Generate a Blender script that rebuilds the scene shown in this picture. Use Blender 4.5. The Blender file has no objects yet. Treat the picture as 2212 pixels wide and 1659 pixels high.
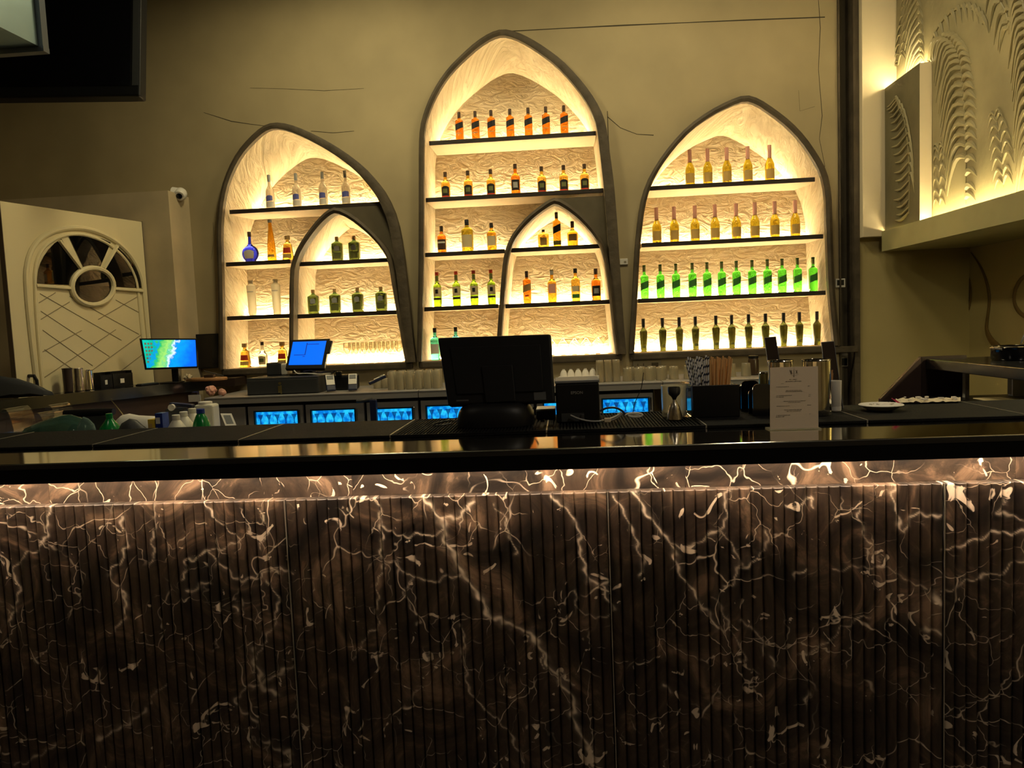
import bpy, bmesh, math, random
import numpy as np
from mathutils import Vector, Matrix, noise
from mathutils.geometry import tessellate_polygon

random.seed(7)
SC = bpy.context.scene
COL = SC.collection
rad = math.radians

# ------------------------------------------------------------------ camera
FPX = 1600.0
YAW, PIT, ROL = rad(4.265), rad(-4.463), rad(-2.411)
CAM = Vector((0, 0, 1.45))
_f = Vector((-math.sin(YAW) * math.cos(PIT), math.cos(YAW) * math.cos(PIT), math.sin(PIT)))
_r0 = Vector((math.cos(YAW), math.sin(YAW), 0))
_u0 = _r0.cross(_f)
_r = _r0 * math.cos(ROL) + _u0 * math.sin(ROL)
_u = _u0 * math.cos(ROL) - _r0 * math.sin(ROL)
cd = bpy.data.cameras.new('camera')
cd.sensor_width = 36.0
cd.lens = FPX / 2212 * 36.0
cd.clip_start = 0.05
cam = bpy.data.objects.new('camera', cd)
COL.objects.link(cam)
mw = Matrix((_r, _u, -_f)).transposed().to_4x4()
mw.translation = CAM
cam.matrix_world = mw
SC.camera = cam

# ------------------------------------------------------------------ world, exposure, lamps
SC.view_settings.view_transform = 'Standard'
SC.view_settings.look = 'None'
SC.view_settings.gamma = 1.0
SC.view_settings.use_curve_mapping = False
SC.view_settings.exposure = 0.45
SC.cycles.use_denoising = True
SC.cycles.max_bounces = 7
SC.cycles.diffuse_bounces = 3
SC.cycles.glossy_bounces = 3
SC.cycles.transmission_bounces = 7
SC.cycles.transparent_max_bounces = 16
SC.cycles.use_light_tree = False
SC.cycles.use_adaptive_sampling = True
SC.cycles.adaptive_threshold = 0.05
SC.cycles.sample_clamp_indirect = 6.0
SC.cycles.caustics_refractive = False
SC.cycles.caustics_reflective = False
world = bpy.data.worlds.new('world')
SC.world = world
world.use_nodes = True
world.node_tree.nodes['Background'].inputs[0].default_value = (0.02, 0.018, 0.014, 1)
world.node_tree.nodes['Background'].inputs[1].default_value = 1.0

LED_SHELF = 62.0      # emission of the niche strips
LED_BAR = 98.0        # emission of the strip under the bar top
LED_LEDGE = 50.0
LAMP_W = [            # unseen added downlights: place, watts, colour
    ((-1.6, 5.1, 4.58), 32, (1.0, 0.85, 0.47)),
    ((0.5, 5.1, 4.58), 21, (1.0, 0.84, 0.47)),
    ((1.5, 4.9, 4.58), 11, (1.0, 0.84, 0.50)),
    ((-2.6, 1.4, 4.58), 5, (1.0, 0.86, 0.62)),
    ((1.9, 0.5, 4.58), 26, (1.0, 0.86, 0.66)),
    ((2.98, 3.7, 1.925), 17, (1.0, 0.85, 0.42)),
]


# ------------------------------------------------------------------ geometry helpers
def ray(px, py):
    return _r * ((px - 1106) / FPX) - _u * ((py - 829.5) / FPX) + _f


def P(px, py, Y):
    d = ray(px, py)
    return CAM + d * ((Y - CAM.y) / d.y)


def PX(px, py, X):
    d = ray(px, py)
    return CAM + d * ((X - CAM.x) / d.x)


def PZ(px, py, Z):
    d = ray(px, py)
    return CAM + d * ((Z - CAM.z) / d.z)


def PN(px, py, pt, n):
    d = ray(px, py)
    return CAM + d * ((pt - CAM).dot(n) / d.dot(n))


class B:
    """collects shapes for ONE mesh object"""

    def __init__(s):
        s.bm = bmesh.new()

    def box(s, x0, x1, y0, y1, z0, z1, bev=0.0, seg=2, M=None):
        vs = [s.bm.verts.new((x, y, z)) for x in (x0, x1) for y in (y0, y1) for z in (z0, z1)]
        fs = []
        for q in ((0, 1, 3, 2), (4, 6, 7, 5), (0, 4, 5, 1), (2, 3, 7, 6), (0, 2, 6, 4), (1, 5, 7, 3)):
            fs.append(s.bm.faces.new([vs[i] for i in q]))
            fs[-1].material_index = 1
        geo = vs
        if bev > 0:
            es = list({e for f in fs for e in f.edges})
            r = bmesh.ops.bevel(s.bm, geom=es, offset=bev, segments=seg, profile=0.5, affect='EDGES', material=1)
            geo = list({v for f in r['faces'] for v in f.verts} | {v for v in vs if v.is_valid})
        if M is not None:
            bmesh.ops.transform(s.bm, matrix=M, verts=geo)
        return s

    def quad(s, *pts):
        s.bm.faces.new([s.bm.verts.new(p) for p in pts])
        return s

    def poly(s, pts, vec):
        """n-gon swept by vec, closed"""
        vec = Vector(vec)
        a = [s.bm.verts.new(p) for p in pts]
        b = [s.bm.verts.new(Vector(p) + vec) for p in pts]
        n = len(pts)
        if n == 4:
            s.bm.faces.new(a).material_index = 1
            s.bm.faces.new(list(reversed(b))).material_index = 1
        else:
            for t in tessellate_polygon([[Vector(p) for p in pts]]):
                s.bm.faces.new([a[i] for i in t])
                s.bm.faces.new([b[i] for i in reversed(t)])
        for i in range(n):
            s.bm.faces.new((a[i], a[(i + 1) % n], b[(i + 1) % n], b[i])).material_index = 1
        return s

    def lathe(s, prof, seg=20, c=(0, 0, 0), n=2.0, dy=1.0, cap=True, ax=None):
        rings = []
        for r, z in prof:
            ring = []
            for k in range(seg):
                a = 2 * math.pi * k / seg
                x, y = sec(a, r, n, dy)
                p = Vector((x, y, z))
                if ax is not None:
                    p = ax @ p
                ring.append(s.bm.verts.new(p + Vector(c)))
            rings.append(ring)
        for A, Bq in zip(rings, rings[1:]):
            for k in range(seg):
                s.bm.faces.new((A[k], A[(k + 1) % seg], Bq[(k + 1) % seg], Bq[k]))
        if cap:
            s.bm.faces.new(list(reversed(rings[0])))
            s.bm.faces.new(rings[-1])
        return s

    def tube(s, pts, r, seg=8, fl=1.0, up=None):
        pts = [Vector(p) for p in pts]
        rs = r if isinstance(r, (list, tuple)) else [r] * len(pts)
        rings = []
        upv = Vector(up) if up is not None else None
        prev = None
        for i, p in enumerate(pts):
            t = (pts[min(i + 1, len(pts) - 1)] - pts[max(i - 1, 0)])
            if t.length < 1e-9:
                t = Vector((0, 0, 1))
            t.normalize()
            ref = upv if upv is not None else (prev if prev is not None else (Vector((0, 0, 1)) if abs(t.z) < 0.9 else Vector((1, 0, 0))))
            a = ref - t * ref.dot(t)
            if a.length < 1e-6:
                a = t.orthogonal()
            a.normalize()
            b = t.cross(a)
            prev = a
            rings.append([s.bm.verts.new(p + (a * math.cos(2 * math.pi * k / seg) * fl + b * math.sin(2 * math.pi * k / seg)) * rs[i]) for k in range(seg)])
        for A, Bq in zip(rings, rings[1:]):
            for k in range(seg):
                s.bm.faces.new((A[k], A[(k + 1) % seg], Bq[(k + 1) % seg], Bq[k]))
        s.bm.faces.new(list(reversed(rings[0])))
        s.bm.faces.new(rings[-1])
        return s

    def cyl(s, p0, p1, r0, r1=None, seg=16):
        return s.tube([p0, p1], [r0, r0 if r1 is None else r1], seg)

    def grid(s, rows):
        vs = [[s.bm.verts.new(p) for p in r] for r in rows]
        for i in range(len(vs) - 1):
            for j in range(len(vs[0]) - 1):
                s.bm.faces.new((vs[i][j], vs[i][j + 1], vs[i + 1][j + 1], vs[i + 1][j]))
        return s

    def mesh(s, name, ang=35, recalc=True):
        if recalc:
            bmesh.ops.recalc_face_normals(s.bm, faces=s.bm.faces[:])
        sm = []                   # boxes and panels stay flat, turned and swept shapes are smooth
        for f in s.bm.faces:
            sm.append(bool(ang) and f.material_index == 0)
            f.material_index = 0
        me = bpy.data.meshes.new(name)
        s.bm.to_mesh(me)
        s.bm.free()
        if ang:
            me.shade_smooth()
            me.set_sharp_from_angle(angle=rad(ang))
        me.polygons.foreach_set('use_smooth', sm)
        return me


def sec(a, r, n=2.0, dy=1.0):
    c, s_ = math.cos(a), math.sin(a)
    if n == 2.0:
        return r * c, r * s_ * dy
    k = (abs(c) ** n + abs(s_) ** n) ** (-1.0 / n)
    return r * c * k, r * s_ * k * dy


def tag(o, label=None, cat=None, group=None, kind=None):
    if label:
        o['label'] = label
    if cat:
        o['category'] = cat
    if group:
        o['group'] = group
    if kind:
        o['kind'] = kind
    return o


def obj(name, b, m, parent=None, local=False, ang=35):
    """link ONE mesh object; world-space meshes get the parent's inverse"""
    me = b.mesh(name, ang) if isinstance(b, B) else b
    if m is not None and not me.materials:
        me.materials.append(M[m] if isinstance(m, str) else m)
    o = bpy.data.objects.new(name, me)
    COL.objects.link(o)
    if parent is not None:
        o.parent = parent
        if not local and parent.parent is None:
            o.matrix_parent_inverse = parent.matrix_basis.inverted()
    return o


def thing(name, loc, label, cat, group=None, rz=0.0):
    o = bpy.data.objects.new(name, None)
    COL.objects.link(o)
    o.empty_display_size = 0.05
    o.location = loc
    o.rotation_euler = (0, 0, rz)
    return tag(o, label, cat, group)


def copy_tree(o, parent=None):
    c = o.copy()
    COL.objects.link(c)
    if parent is not None:
        c.parent = parent
    for ch in list(o.children):
        copy_tree(ch, c)
    return c


ORD = ['first', 'second', 'third', 'fourth', 'fifth', 'sixth', 'seventh', 'eighth', 'ninth', 'tenth', 'eleventh', 'twelfth', 'thirteenth', 'fourteenth', 'fifteenth', 'sixteenth']

# ------------------------------------------------------------------ materials
M = {}


def nt(name):
    m = bpy.data.materials.new(name)
    m.use_nodes = True
    t = m.node_tree
    return m, t, t.nodes['Principled BSDF']


def mat(name, col, rough=0.5, metal=0.0, trans=0.0, ior=1.45, emit=None, est=0.0, bump=0.0, bscale=20.0, var=0.0, vscale=4.0, alpha=1.0, coat=0.0, spec=0.5):
    m, t, p = nt(name)
    p.inputs['Base Color'].default_value = (*col, 1)
    p.inputs['Roughness'].default_value = rough
    p.inputs['Metallic'].default_value = metal
    p.inputs['Transmission Weight'].default_value = trans
    p.inputs['IOR'].default_value = ior
    p.inputs['Alpha'].default_value = alpha
    p.inputs['Coat Weight'].default_value = coat
    p.inputs['Specular IOR Level'].default_value = spec
    if emit:
        p.inputs['Emission Color'].default_value = (*emit, 1)
        p.inputs['Emission Strength'].default_value = est
    tc = t.nodes.new('ShaderNodeTexCoord')
    if var > 0:
        n = t.nodes.new('ShaderNodeTexNoise')
        n.inputs['Scale'].default_value = vscale
        n.inputs['Detail'].default_value = 4
        t.links.new(tc.outputs['Object'], n.inputs['Vector'])
        r = t.nodes.new('ShaderNodeValToRGB')
        r.color_ramp.elements[0].position = 0.3
        r.color_ramp.elements[1].position = 0.7
        r.color_ramp.elements[0].color = (*[c * (1 - var) for c in col], 1)
        r.color_ramp.elements[1].color = (*[min(1, c * (1 + var)) for c in col], 1)
        t.links.new(n.outputs['Fac'], r.inputs['Fac'])
        t.links.new(r.outputs['Color'], p.inputs['Base Color'])
    if bump > 0:
        n2 = t.nodes.new('ShaderNodeTexNoise')
        n2.inputs['Scale'].default_value = bscale
        n2.inputs['Detail'].default_value = 3
        t.links.new(tc.outputs['Object'], n2.inputs['Vector'])
        b = t.nodes.new('ShaderNodeBump')
        b.inputs['Strength'].default_value = bump
        b.inputs['Distance'].default_value = 0.02
        t.links.new(n2.outputs['Fac'], b.inputs['Height'])
        t.links.new(b.outputs['Normal'], p.inputs['Normal'])
    M[name] = m
    return m


mat('wall_paint', (0.37, 0.303, 0.175), 0.75, bump=0.25, bscale=3.0, var=0.14, vscale=1.3)
mat('wall_kitchen', (0.46, 0.38, 0.17), 0.7, bump=0.1, bscale=5, var=0.08, vscale=1.5)
mat('ledge_paint', (0.36, 0.33, 0.16), 0.6, bump=0.1, bscale=8, var=0.15, vscale=2)
mat('lit_paint', (0.78, 0.67, 0.46), 0.7, bump=0.08, bscale=6)  # wall colour made paler to carry the ledge strip's light
mat('frame_plaster', (0.078, 0.060, 0.038), 0.7, bump=0.5, bscale=12, var=0.3, vscale=7)
mat('spandrel_plaster', (0.10, 0.082, 0.05), 0.75, bump=0.2, bscale=8, var=0.15)
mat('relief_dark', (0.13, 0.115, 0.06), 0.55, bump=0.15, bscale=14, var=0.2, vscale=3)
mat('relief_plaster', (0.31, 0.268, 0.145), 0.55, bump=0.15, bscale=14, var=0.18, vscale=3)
mat('ceiling_paint', (0.05, 0.045, 0.04), 0.9)
mat('floor_stone', (0.05, 0.045, 0.04), 0.4)
mat('shelf_wood', (0.025, 0.017, 0.012), 0.5, bump=0.2, bscale=30)
mat('shelf_cream', (0.72, 0.56, 0.38), 0.6, bump=0.2, bscale=14)
mat('black_stone', (0.006, 0.006, 0.007), 0.15, ior=2.9)
mat('polished_top', (0.80, 0.77, 0.70), 0.08, metal=1.0)
mat('nosing', (0.022, 0.021, 0.02), 0.35)
mat('black_fascia', (0.002, 0.002, 0.0025), 0.6, spec=0.15)
mat('rubber', (0.006, 0.006, 0.0065), 0.75, spec=0.12, bump=0.25, bscale=160, var=0.3, vscale=12)
mat('rubber_dark', (0.004, 0.004, 0.005), 0.6, spec=0.15)
mat('joint_metal', (0.42, 0.40, 0.36), 0.4, metal=0.9)
mat('steel', (0.40, 0.39, 0.39), 0.38, metal=0.45, bump=0.05, bscale=30)
mat('steel_dark', (0.10, 0.10, 0.11), 0.35, metal=0.8)
mat('chrome', (0.85, 0.80, 0.70), 0.1, metal=1.0)
mat('brushed_cup', (0.55, 0.5, 0.42), 0.28, metal=1.0, bump=0.2, bscale=25)
mat('black_plastic', (0.006, 0.006, 0.007), 0.45, spec=0.3)
mat('black_gloss', (0.004, 0.004, 0.006), 0.12)
mat('dark_grey', (0.035, 0.037, 0.04), 0.5)
mat('grey_plastic', (0.18, 0.19, 0.2), 0.5)
mat('white_plastic', (0.75, 0.72, 0.66), 0.4)
mat('white_matte', (0.78, 0.74, 0.68), 0.7)
mat('door_paint', (0.74, 0.65, 0.41), 0.45)
mat('door_line', (0.30, 0.24, 0.14), 0.6)
mat('door_edge', (0.16, 0.12, 0.08), 0.6)
mat('door_frame_paint', (0.50, 0.41, 0.27), 0.65, bump=0.1, bscale=6, var=0.1)
mat('dark_glass', (0.003, 0.003, 0.003), 0.02, spec=0.6)
mat('dark_wood', (0.03, 0.017, 0.012), 0.45, bump=0.1, bscale=12)
mat('brown_panel', (0.055, 0.032, 0.025), 0.5, var=0.2)
mat('amber_wood', (0.42, 0.22, 0.09), 0.5, var=0.2, vscale=14)
mat('crack', (0.05, 0.042, 0.026), 0.9)
mat('paper', (0.80, 0.66, 0.50), 0.8, bump=0.03, bscale=60)
mat('ink', (0.05, 0.04, 0.03), 0.9)
mat('print_grey', (0.30, 0.30, 0.30), 0.5)
mat('cable_grey', (0.33, 0.33, 0.32), 0.5)
mat('cable_white', (0.7, 0.68, 0.6), 0.5)
mat('straw_kraft', (0.62, 0.36, 0.15), 0.7)
mat('straw_white', (0.68, 0.68, 0.7), 0.6)
mat('straw_navy', (0.02, 0.025, 0.06), 0.6)
mat('magenta', (0.55, 0.02, 0.12), 0.7)
mat('green_plastic', (0.005, 0.28, 0.06), 0.2, trans=0.4)
mat('milk_plastic', (0.70, 0.68, 0.58), 0.4)
mat('blue_cap', (0.01, 0.03, 0.22), 0.35)
mat('yellow_pack', (0.7, 0.5, 0.05), 0.4)
mat('navy', (0.01, 0.015, 0.05), 0.4)
mat('cream_pack', (0.6, 0.52, 0.38), 0.7)
mat('bag_plastic', (0.35, 0.5, 0.45), 0.15, trans=0.7, ior=1.1)
mat('clear_green', (0.25, 0.55, 0.42), 0.05, trans=0.9, ior=1.2)
mat('keys', (0.5, 0.45, 0.2), 0.3, metal=1.0)
mat('curl_brown', (0.16, 0.10, 0.025), 0.6, var=0.2, vscale=9)
mat('duct_metal', (0.26, 0.36, 0.38), 0.35, metal=0.5, bump=0.1, bscale=8)
mat('duct_flange', (0.16, 0.18, 0.22), 0.3, metal=0.8)


def thin_glass(name, tint, gloss, rough, diffuse=0.0):
    m, t, p = nt(name)
    t.nodes.remove(p)
    L = t.links.new
    tr = t.nodes.new('ShaderNodeBsdfTransparent'); tr.inputs[0].default_value = (*tint, 1)
    gl = t.nodes.new('ShaderNodeBsdfGlossy'); gl.inputs['Roughness'].default_value = rough
    lw = t.nodes.new('ShaderNodeLayerWeight'); lw.inputs['Blend'].default_value = gloss
    mx = t.nodes.new('ShaderNodeMixShader')
    L(lw.outputs['Facing'], mx.inputs[0]); L(tr.outputs[0], mx.inputs[1]); L(gl.outputs[0], mx.inputs[2])
    out = mx
    if diffuse > 0:
        df = t.nodes.new('ShaderNodeBsdfTranslucent'); df.inputs[0].default_value = (0.9, 0.85, 0.7, 1)
        d2 = t.nodes.new('ShaderNodeBsdfDiffuse'); d2.inputs[0].default_value = (0.85, 0.8, 0.66, 1)
        m1 = t.nodes.new('ShaderNodeMixShader'); m1.inputs[0].default_value = 0.5
        L(df.outputs[0], m1.inputs[1]); L(d2.outputs[0], m1.inputs[2])
        m2 = t.nodes.new('ShaderNodeMixShader'); m2.inputs[0].default_value = diffuse
        L(mx.outputs[0], m2.inputs[1]); L(m1.outputs[0], m2.inputs[2])
        out = m2
    L(out.outputs[0], t.nodes['Material Output'].inputs[0])
    M[name] = m


thin_glass('glassware', (0.97, 0.96, 0.92), 0.18, 0.05)
thin_glass('frost_glass', (0.95, 0.93, 0.86), 0.30, 0.12, 0.30)
thin_glass('clear_lid', (0.90, 0.93, 0.92), 0.22, 0.06)
mat('jar_dark', (0.08, 0.05, 0.03), 0.2, trans=0.3)
mat('led_shelf', (1, 1, 1), 0.5, emit=(1.0, 0.82, 0.44), est=LED_SHELF)
mat('led_bar', (1, 1, 1), 0.5, emit=(1.0, 0.72, 0.47), est=LED_BAR)
mat('led_ledge', (1, 1, 1), 0.5, emit=(1.0, 0.80, 0.42), est=LED_LEDGE)
mat('lamp_face', (1, 1, 1), 0.5, emit=(1.0, 0.86, 0.6), est=2.0)
mat('screen_blue', (0.0, 0.01, 0.05), 0.3, emit=(0.0, 0.13, 1.0), est=0.95)
mat('screen_line', (0.0, 0.01, 0.04), 0.5, emit=(0.0, 0.03, 0.25), est=0.8)
mat('stored_blue', (0.10, 0.55, 0.85), 0.25, trans=0.6, ior=1.2)
mat('rim_blue', (0.0, 0.06, 0.14), 0.3)

# glowing fridge interior
m, t, p = nt('fridge_glow')
tc = t.nodes.new('ShaderNodeTexCoord')
n = t.nodes.new('ShaderNodeTexNoise')
n.inputs['Scale'].default_value = 28
n.inputs['Detail'].default_value = 4
t.links.new(tc.outputs['Object'], n.inputs['Vector'])
r = t.nodes.new('ShaderNodeValToRGB')
r.color_ramp.elements[0].position = 0.38
r.color_ramp.elements[0].color = (0.0, 0.16, 0.62, 1)
r.color_ramp.elements[1].position = 0.66
r.color_ramp.elements[1].color = (0.02, 0.55, 0.95, 1)
t.links.new(n.outputs['Fac'], r.inputs['Fac'])
t.links.new(r.outputs['Color'], p.inputs['Emission Color'])
p.inputs['Emission Strength'].default_value = 0.85
p.inputs['Base Color'].default_value = (0.0, 0.1, 0.2, 1)
M['fridge_glow'] = m

# desktop picture on the till monitor: green land, white shore line, blue sea
m, t, p = nt('screen_picture')
tc = t.nodes.new('ShaderNodeTexCoord')
n = t.nodes.new('ShaderNodeTexNoise')
n.inputs['Scale'].default_value = 7
n.inputs['Detail'].default_value = 3
t.links.new(tc.outputs['Generated'], n.inputs['Vector'])
sx = t.nodes.new('ShaderNodeSeparateXYZ')
t.links.new(tc.outputs['Generated'], sx.inputs[0])
ma = t.nodes.new('ShaderNodeMath'); ma.operation = 'MULTIPLY_ADD'
t.links.new(n.outputs['Fac'], ma.inputs[0]); ma.inputs[1].default_value = 0.35
mb = t.nodes.new('ShaderNodeMath'); mb.operation = 'MULTIPLY_ADD'
t.links.new(sx.outputs['Z'], mb.inputs[0]); mb.inputs[1].default_value = -0.22
t.links.new(sx.outputs['X'], mb.inputs[2])
t.links.new(mb.outputs[0], ma.inputs[2])
r = t.nodes.new('ShaderNodeValToRGB')
cr = r.color_ramp
cr.elements[0].position = 0.0; cr.elements[0].color = (0.0, 0.55, 0.42, 1)
cr.elements[1].position = 1.0; cr.elements[1].color = (0.0, 0.13, 0.85, 1)
for pos, c in ((0.18, (0.0, 0.42, 0.25, 1)), (0.26, (0.0, 0.30, 0.75, 1)), (0.32, (0.02, 0.50, 0.12, 1)), (0.46, (0.35, 0.75, 0.15, 1)), (0.54, (0.10, 0.60, 0.30, 1)), (0.60, (0.75, 0.9, 0.95, 1)), (0.66, (0.0, 0.25, 0.8, 1)), (0.70, (0.0, 0.35, 0.9, 1))):
    e = cr.elements.new(pos); e.color = c
t.links.new(ma.outputs[0], r.inputs['Fac'])
t.links.new(r.outputs['Color'], p.inputs['Emission Color'])
p.inputs['Emission Strength'].default_value = 0.9
p.inputs['Base Color'].default_value = (0, 0.02, 0.03, 1)
M['screen_picture'] = m

# trowelled plaster of the niches
m, t, p = nt('niche_plaster')
tc = t.nodes.new('ShaderNodeTexCoord')
mp = t.nodes.new('ShaderNodeMapping'); mp.inputs['Rotation'].default_value = (0, 0, 0.6)
mp.inputs['Scale'].default_value = (1.0, 2.2, 1.0)
sp = t.nodes.new('ShaderNodeSeparateXYZ'); cb = t.nodes.new('ShaderNodeCombineXYZ')
t.links.new(tc.outputs['Object'], sp.inputs[0])
for i_, o_ in ((0, 'X'), (1, 'Z')):
    q_ = t.nodes.new('ShaderNodeMath'); q_.operation = 'MULTIPLY_ADD'; q_.inputs[1].default_value = 0.8
    t.links.new(sp.outputs['Y'], q_.inputs[0]); t.links.new(sp.outputs[o_], q_.inputs[2]); t.links.new(q_.outputs[0], cb.inputs[i_])
t.links.new(cb.outputs[0], mp.inputs['Vector'])
n1 = t.nodes.new('ShaderNodeTexNoise'); n1.noise_dimensions = '2D'; n1.inputs['Scale'].default_value = 7; n1.inputs['Detail'].default_value = 6; n1.inputs['Distortion'].default_value = 1.6
t.links.new(mp.outputs[0], n1.inputs['Vector'])
v1 = t.nodes.new('ShaderNodeTexVoronoi'); v1.voronoi_dimensions = '2D'; v1.feature = 'DISTANCE_TO_EDGE'; v1.inputs['Scale'].default_value = 4.2
wv = t.nodes.new('ShaderNodeMixRGB'); wv.blend_type = 'ADD'; wv.inputs[0].default_value = 0.35
t.links.new(mp.outputs[0], wv.inputs[1]); t.links.new(n1.outputs['Color'], wv.inputs[2])
t.links.new(wv.outputs[0], v1.inputs['Vector'])
vr = t.nodes.new('ShaderNodeMapRange'); vr.inputs['From Max'].default_value = 0.05; vr.inputs['To Min'].default_value = 0.35; vr.inputs['To Max'].default_value = 0.0
t.links.new(v1.outputs['Distance'], vr.inputs['Value'])
ad = t.nodes.new('ShaderNodeMath'); ad.operation = 'ADD'
t.links.new(n1.outputs['Fac'], ad.inputs[0]); t.links.new(vr.outputs[0], ad.inputs[1])
bp = t.nodes.new('ShaderNodeBump'); bp.inputs['Strength'].default_value = 0.55; bp.inputs['Distance'].default_value = 0.05
t.links.new(ad.outputs[0], bp.inputs['Height']); t.links.new(bp.outputs['Normal'], p.inputs['Normal'])
cr = t.nodes.new('ShaderNodeValToRGB')
cr.color_ramp.elements[0].position = 0.3; cr.color_ramp.elements[0].color = (0.66, 0.52, 0.33, 1)
cr.color_ramp.elements[1].position = 0.7; cr.color_ramp.elements[1].color = (0.82, 0.68, 0.48, 1)
t.links.new(n1.outputs['Fac'], cr.inputs['Fac']); t.links.new(cr.outputs['Color'], p.inputs['Base Color'])
p.inputs['Roughness'].default_value = 0.75
M['niche_plaster'] = m


# dark brown veined marble; 'vein' attribute carries the large traced veins
def marble(name, use_attr):
    m, t, p = nt(name)
    L = t.links.new
    tc = t.nodes.new('ShaderNodeTexCoord')
    oi = t.nodes.new('ShaderNodeObjectInfo')
    off = t.nodes.new('ShaderNodeVectorMath'); off.operation = 'SCALE'
    cmb = t.nodes.new('ShaderNodeCombineXYZ')
    for i in range(3):
        L(oi.outputs['Random'], cmb.inputs[i])
    L(cmb.outputs[0], off.inputs[0]); off.inputs['Scale'].default_value = 9.0
    co = t.nodes.new('ShaderNodeVectorMath'); co.operation = 'ADD'
    sp = t.nodes.new('ShaderNodeSeparateXYZ'); pr = t.nodes.new('ShaderNodeCombineXYZ')
    L(tc.outputs['Object'], sp.inputs[0]); L(sp.outputs['X'], pr.inputs['X']); L(sp.outputs['Z'], pr.inputs['Y'])
    L(pr.outputs[0], co.inputs[0]); L(off.outputs[0], co.inputs[1])

    def nz(scale, detail, dist=0.0, src=co):
        n = t.nodes.new('ShaderNodeTexNoise'); n.noise_dimensions = '2D'
        n.inputs['Scale'].default_value = scale; n.inputs['Detail'].default_value = detail; n.inputs['Distortion'].default_value = dist
        L(src.outputs[0], n.inputs['Vector'])
        return n

    def warp(amount, nn):
        s1 = t.nodes.new('ShaderNodeVectorMath'); s1.operation = 'SCALE'; s1.inputs['Scale'].default_value = amount
        L(nn.outputs['Color'], s1.inputs[0])
        a = t.nodes.new('ShaderNodeVectorMath'); a.operation = 'ADD'
        L(co.outputs[0], a.inputs[0]); L(s1.outputs[0], a.inputs[1])
        return a

    def rng(out, a, b, c, d):
        r = t.nodes.new('ShaderNodeMapRange'); r.interpolation_type = 'SMOOTHSTEP'
        r.inputs['From Min'].default_value = a; r.inputs['From Max'].default_value = b
        r.inputs['To Min'].default_value = c; r.inputs['To Max'].default_value = d
        L(out, r.inputs['Value'])
        return r.outputs[0]

    def mul(a, b, op='MULTIPLY'):
        q = t.nodes.new('ShaderNodeMath'); q.operation = op
        L(a, q.inputs[0])
        if isinstance(b, float):
            q.inputs[1].default_value = b
        else:
            L(b, q.inputs[1])
        return q.outputs[0]

    w1 = warp(0.30, nz(3.2, 3)); w2 = warp(0.15, nz(7.0, 3))

    def veins(scale, w, width):
        v = t.nodes.new('ShaderNodeTexVoronoi'); v.voronoi_dimensions = '2D'; v.feature = 'DISTANCE_TO_EDGE'
        v.inputs['Scale'].default_value = scale
        L(w.outputs[0], v.inputs['Vector'])
        return rng(v.outputs['Distance'], 0.0, width, 1.0, 0.0)

    big = mul(veins(3.4, w1, 0.013), rng(nz(3.1, 2).outputs['Fac'], 0.46, 0.60, 0.0, 0.7))
    fine = mul(veins(8.5, w2, 0.022), rng(nz(4.0, 2).outputs['Fac'], *((0.46, 0.60) if use_attr else (0.43, 0.58)), 0.0, 0.55))
    blob = rng(nz(13.0, 3, 1.2).outputs['Fac'], 0.685, 0.72, 0.0, 0.7)
    tot = mul(mul(big, fine, 'MAXIMUM'), blob, 'MAXIMUM')
    if use_attr:
        at = t.nodes.new('ShaderNodeAttribute'); at.attribute_name = 'vein'
        tot = mul(tot, at.outputs['Fac'], 'MAXIMUM')
    ramp = t.nodes.new('ShaderNodeValToRGB')
    e = ramp.color_ramp.elements
    e[0].position = 0.36; e[0].color = (0.0075, 0.006, 0.0055, 1)
    e[1].position = 0.70; e[1].color = (0.15, 0.10, 0.066, 1)
    k = ramp.color_ramp.elements.new(0.54); k.color = (0.036, 0.025, 0.018, 1)
    nb = nz(4.5, 8, 1.1); nb.inputs['Roughness'].default_value = 0.66
    L(nb.outputs['Fac'], ramp.inputs['Fac'])
    mx = t.nodes.new('ShaderNodeMixRGB')
    L(tot, mx.inputs[0]); L(ramp.outputs['Color'], mx.inputs[1])
    mx.inputs[2].default_value = (0.74, 0.63, 0.50, 1)
    L(mx.outputs[0], p.inputs['Base Color'])
    p.inputs['Roughness'].default_value = 0.30
    M[name] = m


marble('marble_fluted', True)
marble('marble_flat', False)

# ------------------------------------------------------------------ room shell
YW = 6.5            # face of the back wall
ND = 0.42           # niche depth
ZC = 4.6            # ceiling
XL, XR, YR = -5.4, 3.37, -4.0


def struct(name, b, m, **k):
    o = obj(name, b, m, **k)
    if o.parent is None:
        tag(o, kind='structure')
    return o


struct('floor', B().box(XL, XR, 2.43, YW + 0.6, -0.25, 0.0).box(XL, XR, YR, 2.4295, -0.25, -0.15), 'floor_stone')
struct('ceiling', B().box(XL, XR, YR, YW + 0.6, ZC, ZC + 0.1), 'ceiling_paint')
struct('wall_left', B().box(XL - 0.1, XL, YR, YW, -0.25, ZC), 'wall_paint')
struct('wall_rear', B().box(XL, XR, YR - 0.1, YR, -0.25, ZC), 'wall_paint')
struct('wall_right', B().box(XR, XR + 0.1, YR, YW + 0.6, -0.25, ZC), 'wall_kitchen')

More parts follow.
